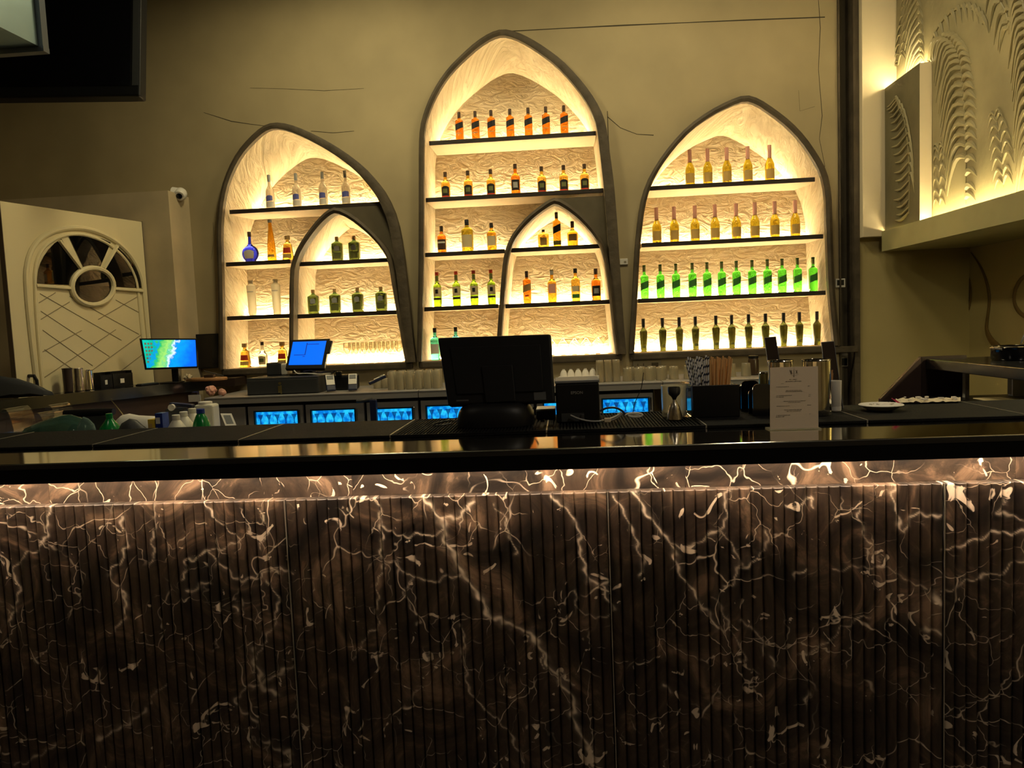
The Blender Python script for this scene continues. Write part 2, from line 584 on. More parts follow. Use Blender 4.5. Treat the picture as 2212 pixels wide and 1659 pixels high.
ARC = {
    'left': [(481.8, 796), (481.4, 660), (479, 565), (477, 502), (480.7, 450), (487.7, 408), (501.7, 369.4), (521, 334.4), (545.4, 306.4), (571, 284), (590.9, 276.7),
             (618.9, 281), (653.8, 295), (695.8, 317), (734, 341.4), (769, 369.4), (797, 401), (818, 431), (838, 478), (850, 541), (860, 625), (870, 730), (877.5, 786)],
    'centre': [(910, 783), (914.5, 569), (915, 400), (915, 317), (917.4, 276), (925.8, 245), (938, 214.7), (955, 184), (977, 153.7), (1005, 126), (1035, 99.6), (1063, 82), (1085, 75.5),
               (1110, 81.6), (1138, 95.5), (1168, 115), (1201.7, 141), (1232, 173), (1260, 209), (1279, 242), (1290, 273), (1295, 317), (1300, 359), (1305, 403), (1309, 450), (1313, 500), (1317, 570), (1322, 640), (1327, 715), (1332, 768)],
    'right': [(1370, 765), (1376.8, 653), (1381, 557.6), (1386, 502.5), (1393, 447), (1406, 399.5), (1428, 359), (1457.6, 318.7), (1494, 280), (1538.5, 249), (1579, 228.6), (1610, 217.6),
              (1634, 225), (1667, 247), (1700, 272.7), (1729.7, 304), (1755, 340.7), (1773.8, 374), (1783, 418), (1784.8, 477), (1786.6, 539), (1790, 624), (1795.8, 686), (1802, 739.6)],
    'small_left': [(634.5, 789), (635, 730), (636, 590), (641.6, 565), (653.8, 537), (674.8, 506), (695.8, 481), (713, 465.6), (727, 459.6), (755, 472.6), (786.7, 497), (813, 523), (832, 548), (840, 569), (848, 618), (857.5, 677), (867, 730), (876, 786)],
    'small_centre': [(1081, 777), (1083.7, 720), (1089.8, 641), (1094.6, 581), (1099.4, 549.5), (1109, 523), (1123.5, 501), (1145, 477), (1169, 458), (1188.6, 444.6), (1200.7, 439.8), (1222.4, 451.8),
                     (1246.5, 470), (1270.6, 494), (1288, 518), (1297, 533), (1304, 556), (1311, 594), (1317, 641), (1324, 713), (1331, 768)],
}


def smooth_open(pts, n=2):
    """Chaikin that keeps the ends and the apex crease soft"""
    for _ in range(n):
        q = [pts[0]]
        for a, b in zip(pts, pts[1:]):
            q.append(a.lerp(b, 0.25)); q.append(a.lerp(b, 0.75))
        q.append(pts[-1])
        pts = q
    return pts


YF = YW - 0.07      # front of the raised arch surrounds
INNER = {}
for k, v in ARC.items():
    pts = [P(x, y, YF) for x, y in v]
    pts = [Vector((q.x, 0, q.z)) for q in pts]
    zs = (pts[0].z + pts[-1].z) / 2
    pts[0].z = zs; pts[-1].z = zs
    INNER[k] = smooth_open(pts, 1)
ZLEDGE = sum(INNER[k][0].z for k in ('left', 'centre', 'right')) / 3
for k in INNER:
    INNER[k][0].z = ZLEDGE; INNER[k][-1].z = ZLEDGE


def offset(pts, wl, wt, wr):
    """outline pushed outwards by a width that runs left - top - right"""
    n = len(pts)
    ia = max(range(n), key=lambda i: pts[i].z)
    out = []
    for i, p_ in enumerate(pts):
        t_ = pts[min(i + 1, n - 1)] - pts[max(i - 1, 0)]
        t_.normalize()
        nn = Vector((-t_.z, 0, t_.x))
        if i <= ia:
            w = wl + (wt - wl) * (i / ia) ** 2
        else:
            s_ = (i - ia) / (n - 1 - ia)
            w = wt + (wr - wt) * min(1, s_ * 1.6)
        out.append(p_ + nn * w)
    out[0].z = pts[0].z; out[-1].z = pts[-1].z
    return out


# back wall with its three arched openings
XWR = P(1810, 300, YW).x
outer = [Vector((XL, 0, 0)), Vector((XWR, 0, 0)), Vector((XWR, 0, ZC)), Vector((XL, 0, ZC))]
polys = [outer] + [INNER[k] for k in ('left', 'centre', 'right')]
flat = [v for pl in polys for v in pl]
b = B()
vs = [b.bm.verts.new((v.x, YW, v.z)) for v in flat]
for tri in tessellate_polygon(polys):
    try:
        b.bm.faces.new([vs[i] for i in tri])
    except ValueError:
        pass
wall_back = struct('wall_back', b, 'wall_paint', ang=0)


def niche_back(pts, inset=0.03, drop=0.15):
    za = max(p_.z for p_ in pts); zs = za - 0.95
    xm = (pts[0].x + pts[-1].x) / 2
    xa_ = max(pts, key=lambda q_: q_.z).x
    out = []
    for p_ in pts:
        f = max(0.0, (p_.z - zs) / (za - zs))
        z = p_.z - drop * f
        x = p_.x + (xm - p_.x) * (0.02 + 0.04 * f) + (xm - xa_) * 0.62 * f
        out.append(Vector((x, 0, z)))
    out[0].z = out[-1].z = pts[0].z
    return out


FRAMES = {}
NAMES = {'left': 'lower niche beside the door', 'centre': 'tallest niche', 'right': 'niche of champagne and wine'}
for k, lab in (('left', 'arched plaster niche glowing yellow, nearest the white door'), ('centre', 'tallest arched plaster niche glowing pale pink at its top'), ('right', 'arched plaster niche with champagne and wine shelves, nearest the corner column')):
    pts = INNER[k]
    bk = niche_back(pts)
    root = thing('wall_niche', ((pts[0].x + pts[-1].x) / 2, YW, ZLEDGE), lab, 'niche', 'arched bottle niches in the back wall')
    FRAMES[k] = root
    b = B()
    rows = []
    NR = 7
    for j in range(NR + 1):
        s_ = j / NR
        e = s_ * s_ * (3 - 2 * s_)
        rows.append([Vector((a.x + (c.x - a.x) * e, YW - 0.02 + (ND + 0.02) * s_, a.z + (c.z - a.z) * e)) for a, c in zip(pts, bk)])
    b.grid(rows)
    obj('reveal', b, 'niche_plaster', root, ang=60)
    b = B()
    ring = [b.bm.verts.new((q.x, YW + ND, q.z)) for q in bk]
    for tri in tessellate_polygon([bk]):
        b.bm.faces.new([ring[i] for i in tri])
    obj('back_panel', b, 'niche_plaster', root, ang=0)
    x0, x1 = pts[0].x, pts[-1].x
    obj('sill', B().box(x0, x1, YW + 0.0005, YW + ND, ZLEDGE - 0.05, ZLEDGE - 0.0003), 'shelf_cream', root)
    obj('sill_front', B().box(x0 - 0.03, x1 + 0.05, YW - 0.05, YW, ZLEDGE - 0.06, ZLEDGE, 0.012), 'frame_plaster', root)
    of = offset(pts, 0.042, 0.05, 0.085 if k != 'right' else 0.05)
    b = B()
    b.grid([[Vector((q.x, y, q.z)) for q in line] for line, y in ((pts, YW + 0.03), (pts, YF), ([a.lerp(c, 0.5) for a, c in zip(pts, of)], YF - 0.012), (of, YF), (of, YW - 0.001))])
    obj('surround', b, 'frame_plaster', root, ang=50)
# bridge of the lower arch inside the two left-hand niches
for k, big, lab in (('small_left', 'left', 'small pointed arch partition in front of the lower niche, framing dark green bottles'), ('small_centre', 'centre', 'small pointed arch partition inside the tallest niche, framing orange bottles')):
    pts = INNER[k]
    root = thing('inner_arch', (pts[0].x, YF, ZLEDGE), lab, 'arch', 'small arches inside the niches')
    of = offset(pts, 0.038, 0.05, 0.03)
    b = B()
    b.grid([[Vector((q.x, y, q.z)) for q in line] for line, y in ((pts, YW + 0.03), (pts, YF - 0.015), ([a.lerp(c, 0.5) for a, c in zip(pts, of)], YF - 0.03), (of, YF - 0.015), (of, YW + 0.04))])
    obj('surround', b, 'frame_plaster', root, ang=50)
    ia = max(range(len(pts)), key=lambda i: pts[i].z)
    # reveal of the arch, only its vault and inner jamb
    bk = [Vector((q.x + (0.02 if i < ia else -0.02), 0, q.z - 0.06 * max(0, (q.z - pts[ia].z + 0.5) / 0.5))) for i, q in enumerate(pts)]
    bk[0].z = bk[-1].z = ZLEDGE
    b = B()
    rows = []
    for j in range(6):
        s_ = j / 5
        rows.append([Vector((a.x + (c.x - a.x) * s_, YW + 0.03 + (ND - 0.035) * s_, a.z + (c.z - a.z) * s_)) for a, c in zip(pts, bk)])
    b.grid(rows)
    obj('reveal', b, 'niche_plaster', root, ang=60)
    # outer skin of the jamb partition so that the left compartment is closed
    b = B()
    left = [of[i] for i in range(ia + 1)]
    b.grid([[Vector((q.x, y, q.z)) for q in left] for y in (YW + 0.04, YW + ND - 0.01)])
    obj('partition_face', b, 'niche_plaster', root, ang=60)
    # filled spandrel between the two arches
    bigp = INNER[big]
    bia = max(range(len(bigp)), key=lambda i: bigp[i].z)
    ztop = max(q.z for q in of) + 0.012
    rightbig = [q for q in bigp[bia:] if q.z < ztop - 0.002]
    n_ = len(rightbig)
    # x of the big outline at ztop
    for a, c in zip(bigp[bia:], bigp[bia + 1:]):
        if a.z >= ztop >= c.z:
            s_ = (a.z - ztop) / (a.z - c.z)
            corner = a.lerp(c, s_)
    loop = [Vector((q.x, 0, q.z)) for q in of[ia:]] + [Vector((q.x + 0.004, 0, q.z)) for q in reversed(rightbig)] + [Vector((corner.x, 0, ztop)), Vector((of[ia].x, 0, ztop))]
    # keep the outer arch inside the big outline
    def bigx(z):
        for a, c in zip(bigp[bia:], bigp[bia + 1:]):
            if a.z >= z >= c.z:
                return a.x + (c.x - a.x) * (a.z - z) / max(1e-6, a.z - c.z)
        return bigp[-1].x
    for q in loop[:len(of) - ia]:
        q.x = min(q.x, bigx(q.z) - 0.001)
    b = B()
    ring = [b.bm.verts.new((q.x, YW + 0.012, q.z)) for q in loop]
    ring2 = [b.bm.verts.new((q.x, YW + 0.05, q.z)) for q in loop]
    for tri in tessellate_polygon([loop]):
        if len(set(tri)) == 3:
            try:
                b.bm.faces.new([ring[i] for i in tri])
                b.bm.faces.new([ring2[i] for i in tri])
            except ValueError:
                pass
    obj('spandrel', b, 'spandrel_plaster', root, ang=0)

# cracks and the plaster seam on the back wall: parts of the wall
def crack(pts, w=0.003, mtl='crack'):
    q = [P(x, y, YW - 0.001) for x, y in pts]
    rows = [[], []]
    for i, c in enumerate(q):
        t_ = q[min(i + 1, len(q) - 1)] - q[max(i - 1, 0)]
        nn = Vector((-t_.z, 0, t_.x)).normalized() * w * (0.6 + 0.8 * random.random())
        rows[0].append(c + nn); rows[1].append(c - nn)
    return obj('crack', B().grid(rows), mtl, wall_back, ang=0)


for pts, w in (([(1092, 68), (1200, 62), (1340, 55), (1480, 49), (1620, 43), (1782, 37)], 0.005),
               ([(1768, 0), (1772, 60), (1768, 150), (1776, 250), (1770, 300), (1782, 360)], 0.003),
               ([(1312, 240), (1314, 300), (1320, 370), (1324, 440), (1330, 500)], 0.003),
               ([(1312, 252), (1340, 276), (1376, 290), (1412, 292)], 0.0025),
               ([(440, 243), (500, 262), (540, 268), (572, 272)], 0.0025),
               ([(540, 190), (620, 192), (700, 196), (786, 191)], 0.0015),
               ([(672, 283), (720, 287), (765, 283)], 0.002),
               ([(460, 480), (462, 520), (456, 560)], 0.0012),
               ([(1725, 195), (1728, 240), (1760, 230)], 0.0012)):
    crack(pts, w)

# corner column at the end of the back wall
x0, x1, x2, x3 = P(1810, 300, YW).x, P(1839, 300, YW).x, P(1851, 300, YW).x, 2.65
struct('trim_1', B().box(x0, x1, YW + 0.12, YW + 0.2, 0, ZC), 'spandrel_plaster')
struct('trim_2', B().box(x1, x2, YW - 0.05, YW + 0.2, 0, ZC).box(x0 - 0.001, x0 + 0.012, YW - 0.02, YW + 0.2, 0, ZC), 'frame_plaster')
struct('wall_corner', B().box(x2, XR, YW - 0.03, YW + 0.2, 0, ZC), 'wall_kitchen')
XB = 2.65
struct('wall_pilaster', B().box(x2 + 0.002, XB + 0.12, YW - 0.11, YW - 0.03, 2.06, ZC, 0.004), 'lit_paint')

# bulkhead over the kitchen opening with its lit ledge
ZB0, ZB1 = 1.935, 2.10
struct('wall_bulkhead', B().box(XB + 0.10, XR, 0.8, YW - 0.112, ZB1 - 0.02, ZC), 'relief_plaster')
struct('trim_3', B().box(XB - 0.02, XR, 0.8, YW - 0.112, ZB0, ZB1 - 0.021).box(XB - 0.02, XB + 0.0, 0.8, YW - 0.112, ZB1 - 0.022, ZB1), 'ledge_paint')
ledl = thing('cove_light', (XB + 0.05, 5.0, ZB1 - 0.02), 'warm light strip hidden on the ledge under the palm relief', 'light strip', 'cove lights at the palm relief')
obj('light_strip', B().box(XB + 0.012, XB + 0.035, 0.9, YW - 0.14, ZB1 - 0.019, ZB1 - 0.008), 'led_ledge', ledl)

# ------------------------------------------------------------------ palm relief on the bulkhead
XP = XB + 0.10


def relief(name_root, X, fronds, parent, ymax=9.0):
    for stem, left, right, rr in fronds:
        pts = [PX(x, y, X) for x, y in stem]
        sp = smooth_open(pts, 2)
        fr = obj('palm_frond', B().tube(sp, [rr * (0.55 + 0.6 * i / len(sp)) for i in range(len(sp))], 6), 'relief_plaster', parent)
        for side, spec in ((-1, left), (1, right)):
            if not spec:
                continue
            n_, s0, s1, reach, rise, fall, thick = spec
            for i in range(n_):
                s_ = s0 + (s1 - s0) * i / max(1, n_ - 1)
                f = s_ * (len(sp) - 1)
                a = sp[int(f)].lerp(sp[min(len(sp) - 1, int(f) + 1)], f - int(f))
                grow = (0.55 + 0.45 * math.sin(math.pi * min(1, 0.25 + 0.75 * i / n_))) * (0.9 + 0.2 * random.random())
                # towards larger pixel x means towards the camera (smaller Y)
                lp = []
                for q in range(7):
                    w = q / 6
                    dy = -side * reach * grow * (w ** 0.9)
                    dz = (rise * math.sin(min(1, w * 1.8) * math.pi / 2) - (rise + fall) * w ** 2.2) * grow
                    q_ = a + Vector((-0.004 * math.sin(math.pi * w), dy, dz))
                    if q_.z < 3.27:
                        q_.y = min(q_.y, ymax)
                    lp.append(q_)
                lf = obj('leaflet', B().tube(lp, [thick * x for x in (0.6, 1.0, 1.1, 1.0, 0.8, 0.5, 0.15)], 6), 'relief_plaster', fr)


pal = thing('palm_relief', (XP, 5.0, ZB1), 'plaster relief of large curling palm fronds above the lit ledge', 'wall relief')
obj('backing', B().box(XP - 0.006, XP - 0.001, 3.2, 5.789, ZB1 - 0.015, ZC - 0.05).box(XP - 0.006, XP - 0.001, 5.7895, YW - 0.2, 3.27, ZC - 0.05), 'relief_plaster', pal)
relief('p', XP - 0.006, [
    ([(2086, 440), (2088, 337), (2086, 270), (2083, 202), (2078, 142), (2069, 105), (2052, 82), (2030, 82), (2012, 100)], (20, 0.16, 0.86, 0.30, 0.07, 0.26, 0.020), (22, 0.04, 0.80, 0.13, 0.035, 0.035, 0.021), 0.010),
    ([(2008, 100), (2030, 50), (2062, 20), (2090, 12), (2115, 26), (2126, 50)], None, (12, 0.15, 0.95, 0.08, 0.02, 0.13, 0.016), 0.012),
    ([(2030, 448), (2030, 400), (2030, 350), (2028, 318)], (7, 0.1, 0.95, 0.11, 0.07, 0.02, 0.010), (7, 0.1, 0.95, 0.10, 0.07, 0.02, 0.010), 0.005),
    ([(2168, 405), (2166, 350), (2162, 300), (2150, 250)], (8, 0.1, 0.97, 0.12, 0.07, 0.02, 0.010), (8, 0.1, 0.97, 0.11, 0.08, 0.02, 0.010), 0.005),
    ([(2236, 330), (2234, 240), (2232, 150), (2226, 80), (2216, 30), (2205, -20)], (18, 0.02, 0.95, 0.20, 0.06, 0.26, 0.020), None, 0.010),
    ([(2180, 60), (2176, 30), (2160, 0), (2140, -30)], (5, 0.0, 0.8, 0.12, 0.04, 0.14, 0.016), (5, 0.0, 0.8, 0.08, 0.03, 0.06, 0.016), 0.009),
], pal, 5.76)
# the lower dark panel that stands proud, with its own light on top
YD0, YD1 = 5.79, YW - 0.115
ZD = 3.245
prj = thing('relief_panel', (XB, (YD0 + YD1) / 2, ZB1), 'narrow dark panel with a single palm frond beside the column', 'wall panel')
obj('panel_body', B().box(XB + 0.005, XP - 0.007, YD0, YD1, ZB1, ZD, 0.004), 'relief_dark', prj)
obj('panel_edge', B().box(XB + 0.006, XP - 0.008, YD0 - 0.004, YD0 - 0.0002, ZB1, ZD), 'lit_paint', prj)  # light on the panel's end face is put into its pale colour
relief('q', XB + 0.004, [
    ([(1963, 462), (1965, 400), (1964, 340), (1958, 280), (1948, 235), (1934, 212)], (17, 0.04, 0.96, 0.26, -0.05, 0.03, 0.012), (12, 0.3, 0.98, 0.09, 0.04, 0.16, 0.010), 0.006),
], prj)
led2 = thing('cove_light', (XB + 0.05, 6.0, ZD), 'warm light strip on top of the narrow dark palm panel', 'light strip', 'cove lights at the palm relief')
obj('light_strip', B().box(XB + 0.03, XB + 0.05, YD0 + 0.03, YD1 - 0.02, ZD, ZD + 0.012), 'led_ledge', led2)
relief('u', XP - 0.004, [
    ([(1990, 128), (1988, 70), (1984, 10), (1978, -40)], (14, 0.0, 1.0, 0.24, -0.02, 0.20, 0.016), (12, 0.0, 1.0, 0.06, 0.02, 0.05, 0.017), 0.006),
    ([(1940, 140), (1946, 90), (1952, 40), (1958, -10)], (10, 0.0, 1.0, 0.12, 0.03, 0.10, 0.007), (10, 0.0, 1.0, 0.18, 0.10, 0.03, 0.008), 0.006),
], pal)

# curling brown relief ribbons on the kitchen wall
KW = XR - 0.004
for lab, line, rr in (('brown curved ribbon on the kitchen wall rising from the cooking pot', [(2097, 545), (2118, 575), (2132, 610), (2138, 650), (2132, 690), (2130, 715), (2142, 738), (2160, 752)], [0.004, 0.010, 0.014, 0.017, 0.018, 0.024, 0.032, 0.028]),
                      ('brown looped ribbon on the kitchen wall at the picture edge', [(2230, 588), (2206, 600), (2192, 625), (2189, 652), (2200, 675), (2224, 690)], [0.012, 0.017, 0.019, 0.019, 0.018, 0.014]),
                      ('short brown lens shaped ribbon beside the kitchen wall corner', [(2094, 600), (2097, 625), (2096, 650), (2092, 674)], [0.003, 0.014, 0.014, 0.003])):
    q = [PX(x, y, KW) for x, y in line]
    n_ = len(q)
    sp = smooth_open(q, 2)
    rs = [rr[min(n_ - 1, int(i / len(sp) * n_))] for i in range(len(sp))]
    rs = [sum(rs[max(0, i - 2):i + 3]) / len(rs[max(0, i - 2):i + 3]) for i in range(len(rs))]
    tag(obj('wall_ribbon', B().tube(sp, rs, 10, fl=0.35, up=(1, 0, 0)), 'curl_brown'), lab, 'wall ornament', 'brown ribbons on the kitchen wall')

# ------------------------------------------------------------------ ceiling lamps (unseen, added above the view to light the room)
for i, (loc, w, c) in enumerate(LAMP_W):
    rt = thing('unseen_ceiling_lamp', loc, 'round unseen ceiling downlight over the ' + ['bar aisle near the door', 'bar aisle at the middle', 'bar aisle near the kitchen', 'hall near the door', 'hall in front of the bar', 'kitchen pass under the lit ledge'][i], 'lamp', 'unseen ceiling downlights')
    obj('lamp_housing', B().lathe([(0.30, 0.015), (0.30, -0.03), (0.28, -0.03), (0.28, 0.0)] if loc[2] > 3 else [(0.12, 0.008), (0.12, -0.03), (0.10, -0.03), (0.10, 0.0)], 24, cap=False), 'black_plastic', rt, local=True)
    obj('lamp_lens', B().lathe([(0.28, -0.002), (0.28, 0.0)] if loc[2] > 3 else [(0.10, -0.002), (0.10, 0.0)], 24), 'lamp_face', rt, local=True)
    ld = bpy.data.lights.new('lamp_light', 'AREA')
    ld.shape = 'DISK'; ld.size = 0.55 if loc[2] > 3 else 0.2; ld.energy = w; ld.color = c
    lo = bpy.data.objects.new('lamp_light', ld)
    COL.objects.link(lo)
    lo.parent = rt
    lo.location = (0, 0, -0.05)

# ------------------------------------------------------------------ the bar
ZT = 1.08           # stone top
ZU = 1.017          # its underside
YB = 2.2            # front of the stone
YM = 2.36           # fluted marble
ZFL = 1.45 - 0.507 * YM / 2.2
XB0, XB1 = -2.62, 2.25
bar = thing('bar_counter', ((XB0 + XB1) / 2, 2.4, 0), 'long bar with black stone top over brown fluted marble', 'bar counter')
ct = obj('countertop', B().box(XB0 - 0.3, XB1 + 0.06, YB, 2.98, ZU, ZT, 0.004), 'polished_top', bar)
obj('fascia', B().box(XB0 - 0.3, XB1 + 0.06, YB - 0.004, YB - 0.0005, ZU - 0.001, ZT - 0.019), 'black_fascia', bar)
obj('nosing', B().box(XB0 - 0.3, XB1 + 0.06, YB - 0.006, YB - 0.0005, ZT - 0.0188, ZT - 0.001, 0.002), 'nosing', bar)
obj('body', B().box(XB0, XB1, YM + 0.075, 2.85, 0.0005, ZU - 0.002).box(XB0, XB1, YM + 0.0605, YM + 0.0695, -0.149, ZU - 0.002), 'black_plastic', bar)
# flat upper marble strip in slabs
JX = [P(628, 1300, YM).x, P(1320, 1300, YM).x, P(2040, 1300, YM).x]
for a, c in ((XB0, P(110, 1070, YM + 0.05).x), (P(110, 1070, YM + 0.05).x, P(763, 1050, YM + 0.05).x), (P(763, 1050, YM + 0.05).x, P(1480, 1030, YM + 0.05).x), (P(1480, 1030, YM + 0.05).x, P(2190, 1010, YM + 0.05).x), (P(2190, 1010, YM + 0.05).x, XB1)):
    obj('marble_strip', B().box(a + 0.0006, c - 0.0006, YM + 0.042, YM + 0.06, ZFL - 0.05, ZU - 0.003), 'marble_flat', bar)

# traced large veins: (width px, strength, points in the photograph)
VEINS = [
    (5, .8, [(922, 1040), (905, 1072), (930, 1098), (958, 1125), (1003, 1110), (1018, 1080)]),
    (8, 1., [(955, 1122), (962, 1170), (985, 1210), (1010, 1255), (1040, 1300), (1062, 1335), (1100, 1350), (1160, 1372), (1175, 1420), (1200, 1458), (1235, 1500), (1240, 1560), (1262, 1605), (1285, 1650)]),
    (3, .7, [(1170, 1400), (1165, 1440), (1205, 1450), (1240, 1480)]),
    (3, .6, [(812, 1078), (820, 1120), (828, 1145), (855, 1155), (905, 1158), (955, 1150)]),
    (4, .7, [(818, 1100), (826, 1135), (820, 1175), (832, 1220), (858, 1216), (880, 1245), (925, 1258), (985, 1245), (1000, 1238)]),
    (3, .5, [(885, 1250), (872, 1280), (885, 1310), (905, 1350)]),
    (3, .6, [(825, 1215), (812, 1280), (818, 1360), (785, 1375), (768, 1420)]),
    (4, .6, [(1000, 1350), (1000, 1410), (1005, 1470), (1022, 1500), (1048, 1540), (1085, 1560), (1110, 1600), (1130, 1650)]),
    (5, .75, [(1190, 1070), (1215, 1085), (1240, 1120), (1252, 1160), (1258, 1210), (1262, 1240), (1285, 1262), (1310, 1280), (1322, 1320)]),
    (3, .6, [(1070, 1090), (1098, 1140), (1108, 1180), (1112, 1200)]),
    (3, .5, [(1240, 1280), (1250, 1310), (1272, 1338), (1320, 1325)]),
    (4, .75, [(108, 1095), (104, 1140), (88, 1180), (50, 1205), (26, 1225), (40, 1270), (38, 1310), (10, 1350)]),
    (4, .8, [(262, 1120), (275, 1178), (262, 1215), (238, 1225), (240, 1262), (270, 1285), (275, 1330), (248, 1360)]),
    (3, .6, [(338, 1095), (330, 1140), (332, 1200), (318, 1230)]),
    (3, .6, [(440, 1090), (470, 1120), (500, 1150), (520, 1165), (500, 1180), (410, 1200), (390, 1250)]),
    (4, .7, [(450, 1195), (470, 1220), (508, 1250), (555, 1255), (575, 1228), (635, 1235)]),
    (3, .6, [(565, 1105), (578, 1140), (570, 1165), (560, 1190)]),
    (4, .6, [(572, 1250), (600, 1285), (598, 1330), (585, 1365), (562, 1400), (548, 1450)]),
    (9, .55, [(545, 1400), (555, 1450), (570, 1490), (600, 1500)]),
    (6, .5, [(640, 1440), (600, 1455), (560, 1480), (520, 1490), (508, 1530), (560, 1560)]),
    (7, .45, [(560, 1600), (600, 1615), (640, 1640), (600, 1660)]),
    (5, .6, [(405, 1282), (425, 1270), (448, 1258)]),
    (5, .6, [(205, 1598), (250, 1580), (290, 1555), (318, 1530)]),
    (4, .45, [(35, 1655), (80, 1635), (120, 1610)]),
    (3, .5, [(320, 1500), (328, 1530), (330, 1490), (365, 1485)]),
    (4, .6, [(1330, 1070), (1352, 1110), (1362, 1145), (1382, 1185), (1388, 1220), (1385, 1240)]),
    (5, .7, [(1370, 1065), (1400, 1115), (1425, 1140), (1445, 1165), (1470, 1240), (1485, 1265), (1510, 1300), (1530, 1330), (1560, 1370)]),
    (4, .6, [(1570, 1060), (1566, 1130), (1560, 1145), (1590, 1190), (1600, 1235), (1570, 1270)]),
    (4, .6, [(1560, 1145), (1520, 1165), (1490, 1190), (1450, 1170)]),
    (4, .6, [(1600, 1230), (1630, 1205), (1650, 1180), (1660, 1150)]),
    (4, .7, [(1700, 1090), (1720, 1098), (1740, 1085), (1752, 1075), (1760, 1095)]),
    (3, .6, [(1860, 1100), (1855, 1130), (1870, 1160), (1890, 1200)]),
    (4, .7, [(1745, 1230), (1720, 1245)]),
    (3, .5, [(1800, 1230), (1840, 1228), (1900, 1222), (1950, 1250), (2000, 1270)]),
    (4, .6, [(1930, 1050), (1935, 1110), (1950, 1160), (1960, 1120), (2000, 1110), (2035, 1115)]),
    (3, .5, [(1720, 1420), (1760, 1400), (1810, 1370), (1840, 1340), (1880, 1330)]),
    (5, .6, [(1600, 1345), (1622, 1360), (1645, 1372), (1650, 1420)]),
    (3, .5, [(1540, 1290), (1560, 1320), (1580, 1350), (1600, 1400), (1610, 1440), (1640, 1450)]),
    (4, .8, [(2040, 1185), (2058, 1178), (2070, 1190), (2100, 1172), (2125, 1158), (2160, 1150), (2212, 1150)]),
    (3, .7, [(2040, 1278), (2080, 1262), (2120, 1245), (2160, 1240), (2180, 1225), (2212, 1205)]),
    (4, .4, [(2175, 1080), (2150, 1100), (2170, 1115), (2212, 1125)]),
    (9, .8, [(2020, 1290), (2032, 1305)]), (7, .6, [(2000, 1360), (2030, 1370)]),
    (7, .7, [(1436, 1482), (1444, 1490)]), (5, .6, [(1750, 1500), (1744, 1515)]), (6, .6, [(1668, 1420), (1672, 1440)]),
    (5, .8, [(500, 1310), (512, 1320)]), (5, .8, [(518, 1300), (528, 1318)]),
]
VS = []
for w, s_, pl in VEINS:
    q = [P(x, y, YM) for x, y in pl]
    q = [np.array((v.x, v.z)) for v in smooth_open(q, 1)]
    for a, c in zip(q, q[1:]):
        VS.append((a, c, w * 0.5 * YM / FPX, s_))


def vein_field(X, Z):
    # wobble, so that traced veins break up like the rest of the stone
    wx = 0.006 * np.sin(Z * 61 + 2 * np.sin(X * 37)) + 0.004 * np.sin(Z * 143 + X * 90)
    wz = 0.006 * np.sin(X * 67 + 2 * np.sin(Z * 41)) + 0.003 * np.sin(X * 151 - Z * 80)
    x = X + wx; z = Z + wz
    out = np.zeros_like(X)
    br = 0.75 + 0.25 * np.sin(X * 83 + np.sin(Z * 57) * 3) * np.sin(Z * 71)
    for a, c, w, s_ in VS:
        d = c - a
        L2 = float(d @ d) + 1e-9
        t_ = np.clip(((x - a[0]) * d[0] + (z - a[1]) * d[1]) / L2, 0, 1)
        dist = np.hypot(x - a[0] - t_ * d[0], z - a[1] - t_ * d[1])
        out = np.maximum(out, np.minimum(1, 1.25 * s_) * br * np.clip(1.25 - dist / (w * 1.15), 0, 1))
        out = np.maximum(out, 0.22 * s_ * br * np.clip(1 - dist / (w * 3.5), 0, 1))
    return out


def fluted_panel(xa, xb, nf=30, top=ZFL, bot=-0.149, nx=8, nz=260, dep=0.0095):
    fw = (xb - xa) / nf
    us, ys = [], []
    for i in range(nf):
        for k in range(nx + (1 if i == nf - 1 else 0)):
            u = k / nx
            us.append(xa + (i + u) * fw)
            c = max(0.0, 1 - (2 * u - 1) ** 2)
            ys.append(YM + dep * (1 - math.sqrt(c)))
    us = np.array(us); ys = np.array(ys)
    zs = np.concatenate([[top], top - 0.0025 - (top - bot) * np.linspace(0, 1, nz) ** 1.0])
    NX, NZ = len(us), len(zs)
    X, Z = np.meshgrid(us, zs)
    Y = np.tile(ys, (NZ, 1)); Y[0] += 0.002
    front = np.stack([X, Y, Z], -1).reshape(-1, 3)
    backtop = np.stack([us, np.full(NX, YM + 0.038), np.full(NX, top)], -1)
    sideL = np.array([[xa, YM + 0.038, bot]]); sideR = np.array([[xb, YM + 0.038, bot]])
    V = np.concatenate([front, backtop, sideL, sideR])
    idx = np.arange(NX * NZ).reshape(NZ, NX)
    q = np.stack([idx[:-1, :-1], idx[1:, :-1], idx[1:, 1:], idx[:-1, 1:]], -1).reshape(-1, 4)
    bt = NX * NZ + np.arange(NX)
    q2 = np.stack([idx[0, :-1], idx[0, 1:], bt[1:], bt[:-1]], -1)
    F = np.concatenate([q, q2]).tolist()
    nb = NX * NZ + NX
    F.append([int(i) for i in idx[:, 0][::-1]] + [int(bt[0]), nb][0:1] + [nb])
    F.append([int(i) for i in idx[:, -1]] + [nb + 1, int(bt[-1])])
    me = bpy.data.meshes.new('marble_panel')
    me.from_pydata(V.tolist(), [], F)
    at = me.attributes.new('vein', 'FLOAT', 'POINT')
    at.data.foreach_set('value', vein_field(V[:, 0], V[:, 2]).astype(np.float32))
    me.shade_smooth()
    me.set_sharp_from_angle(angle=rad(60))
    me.materials.append(M['marble_fluted'])
    return me


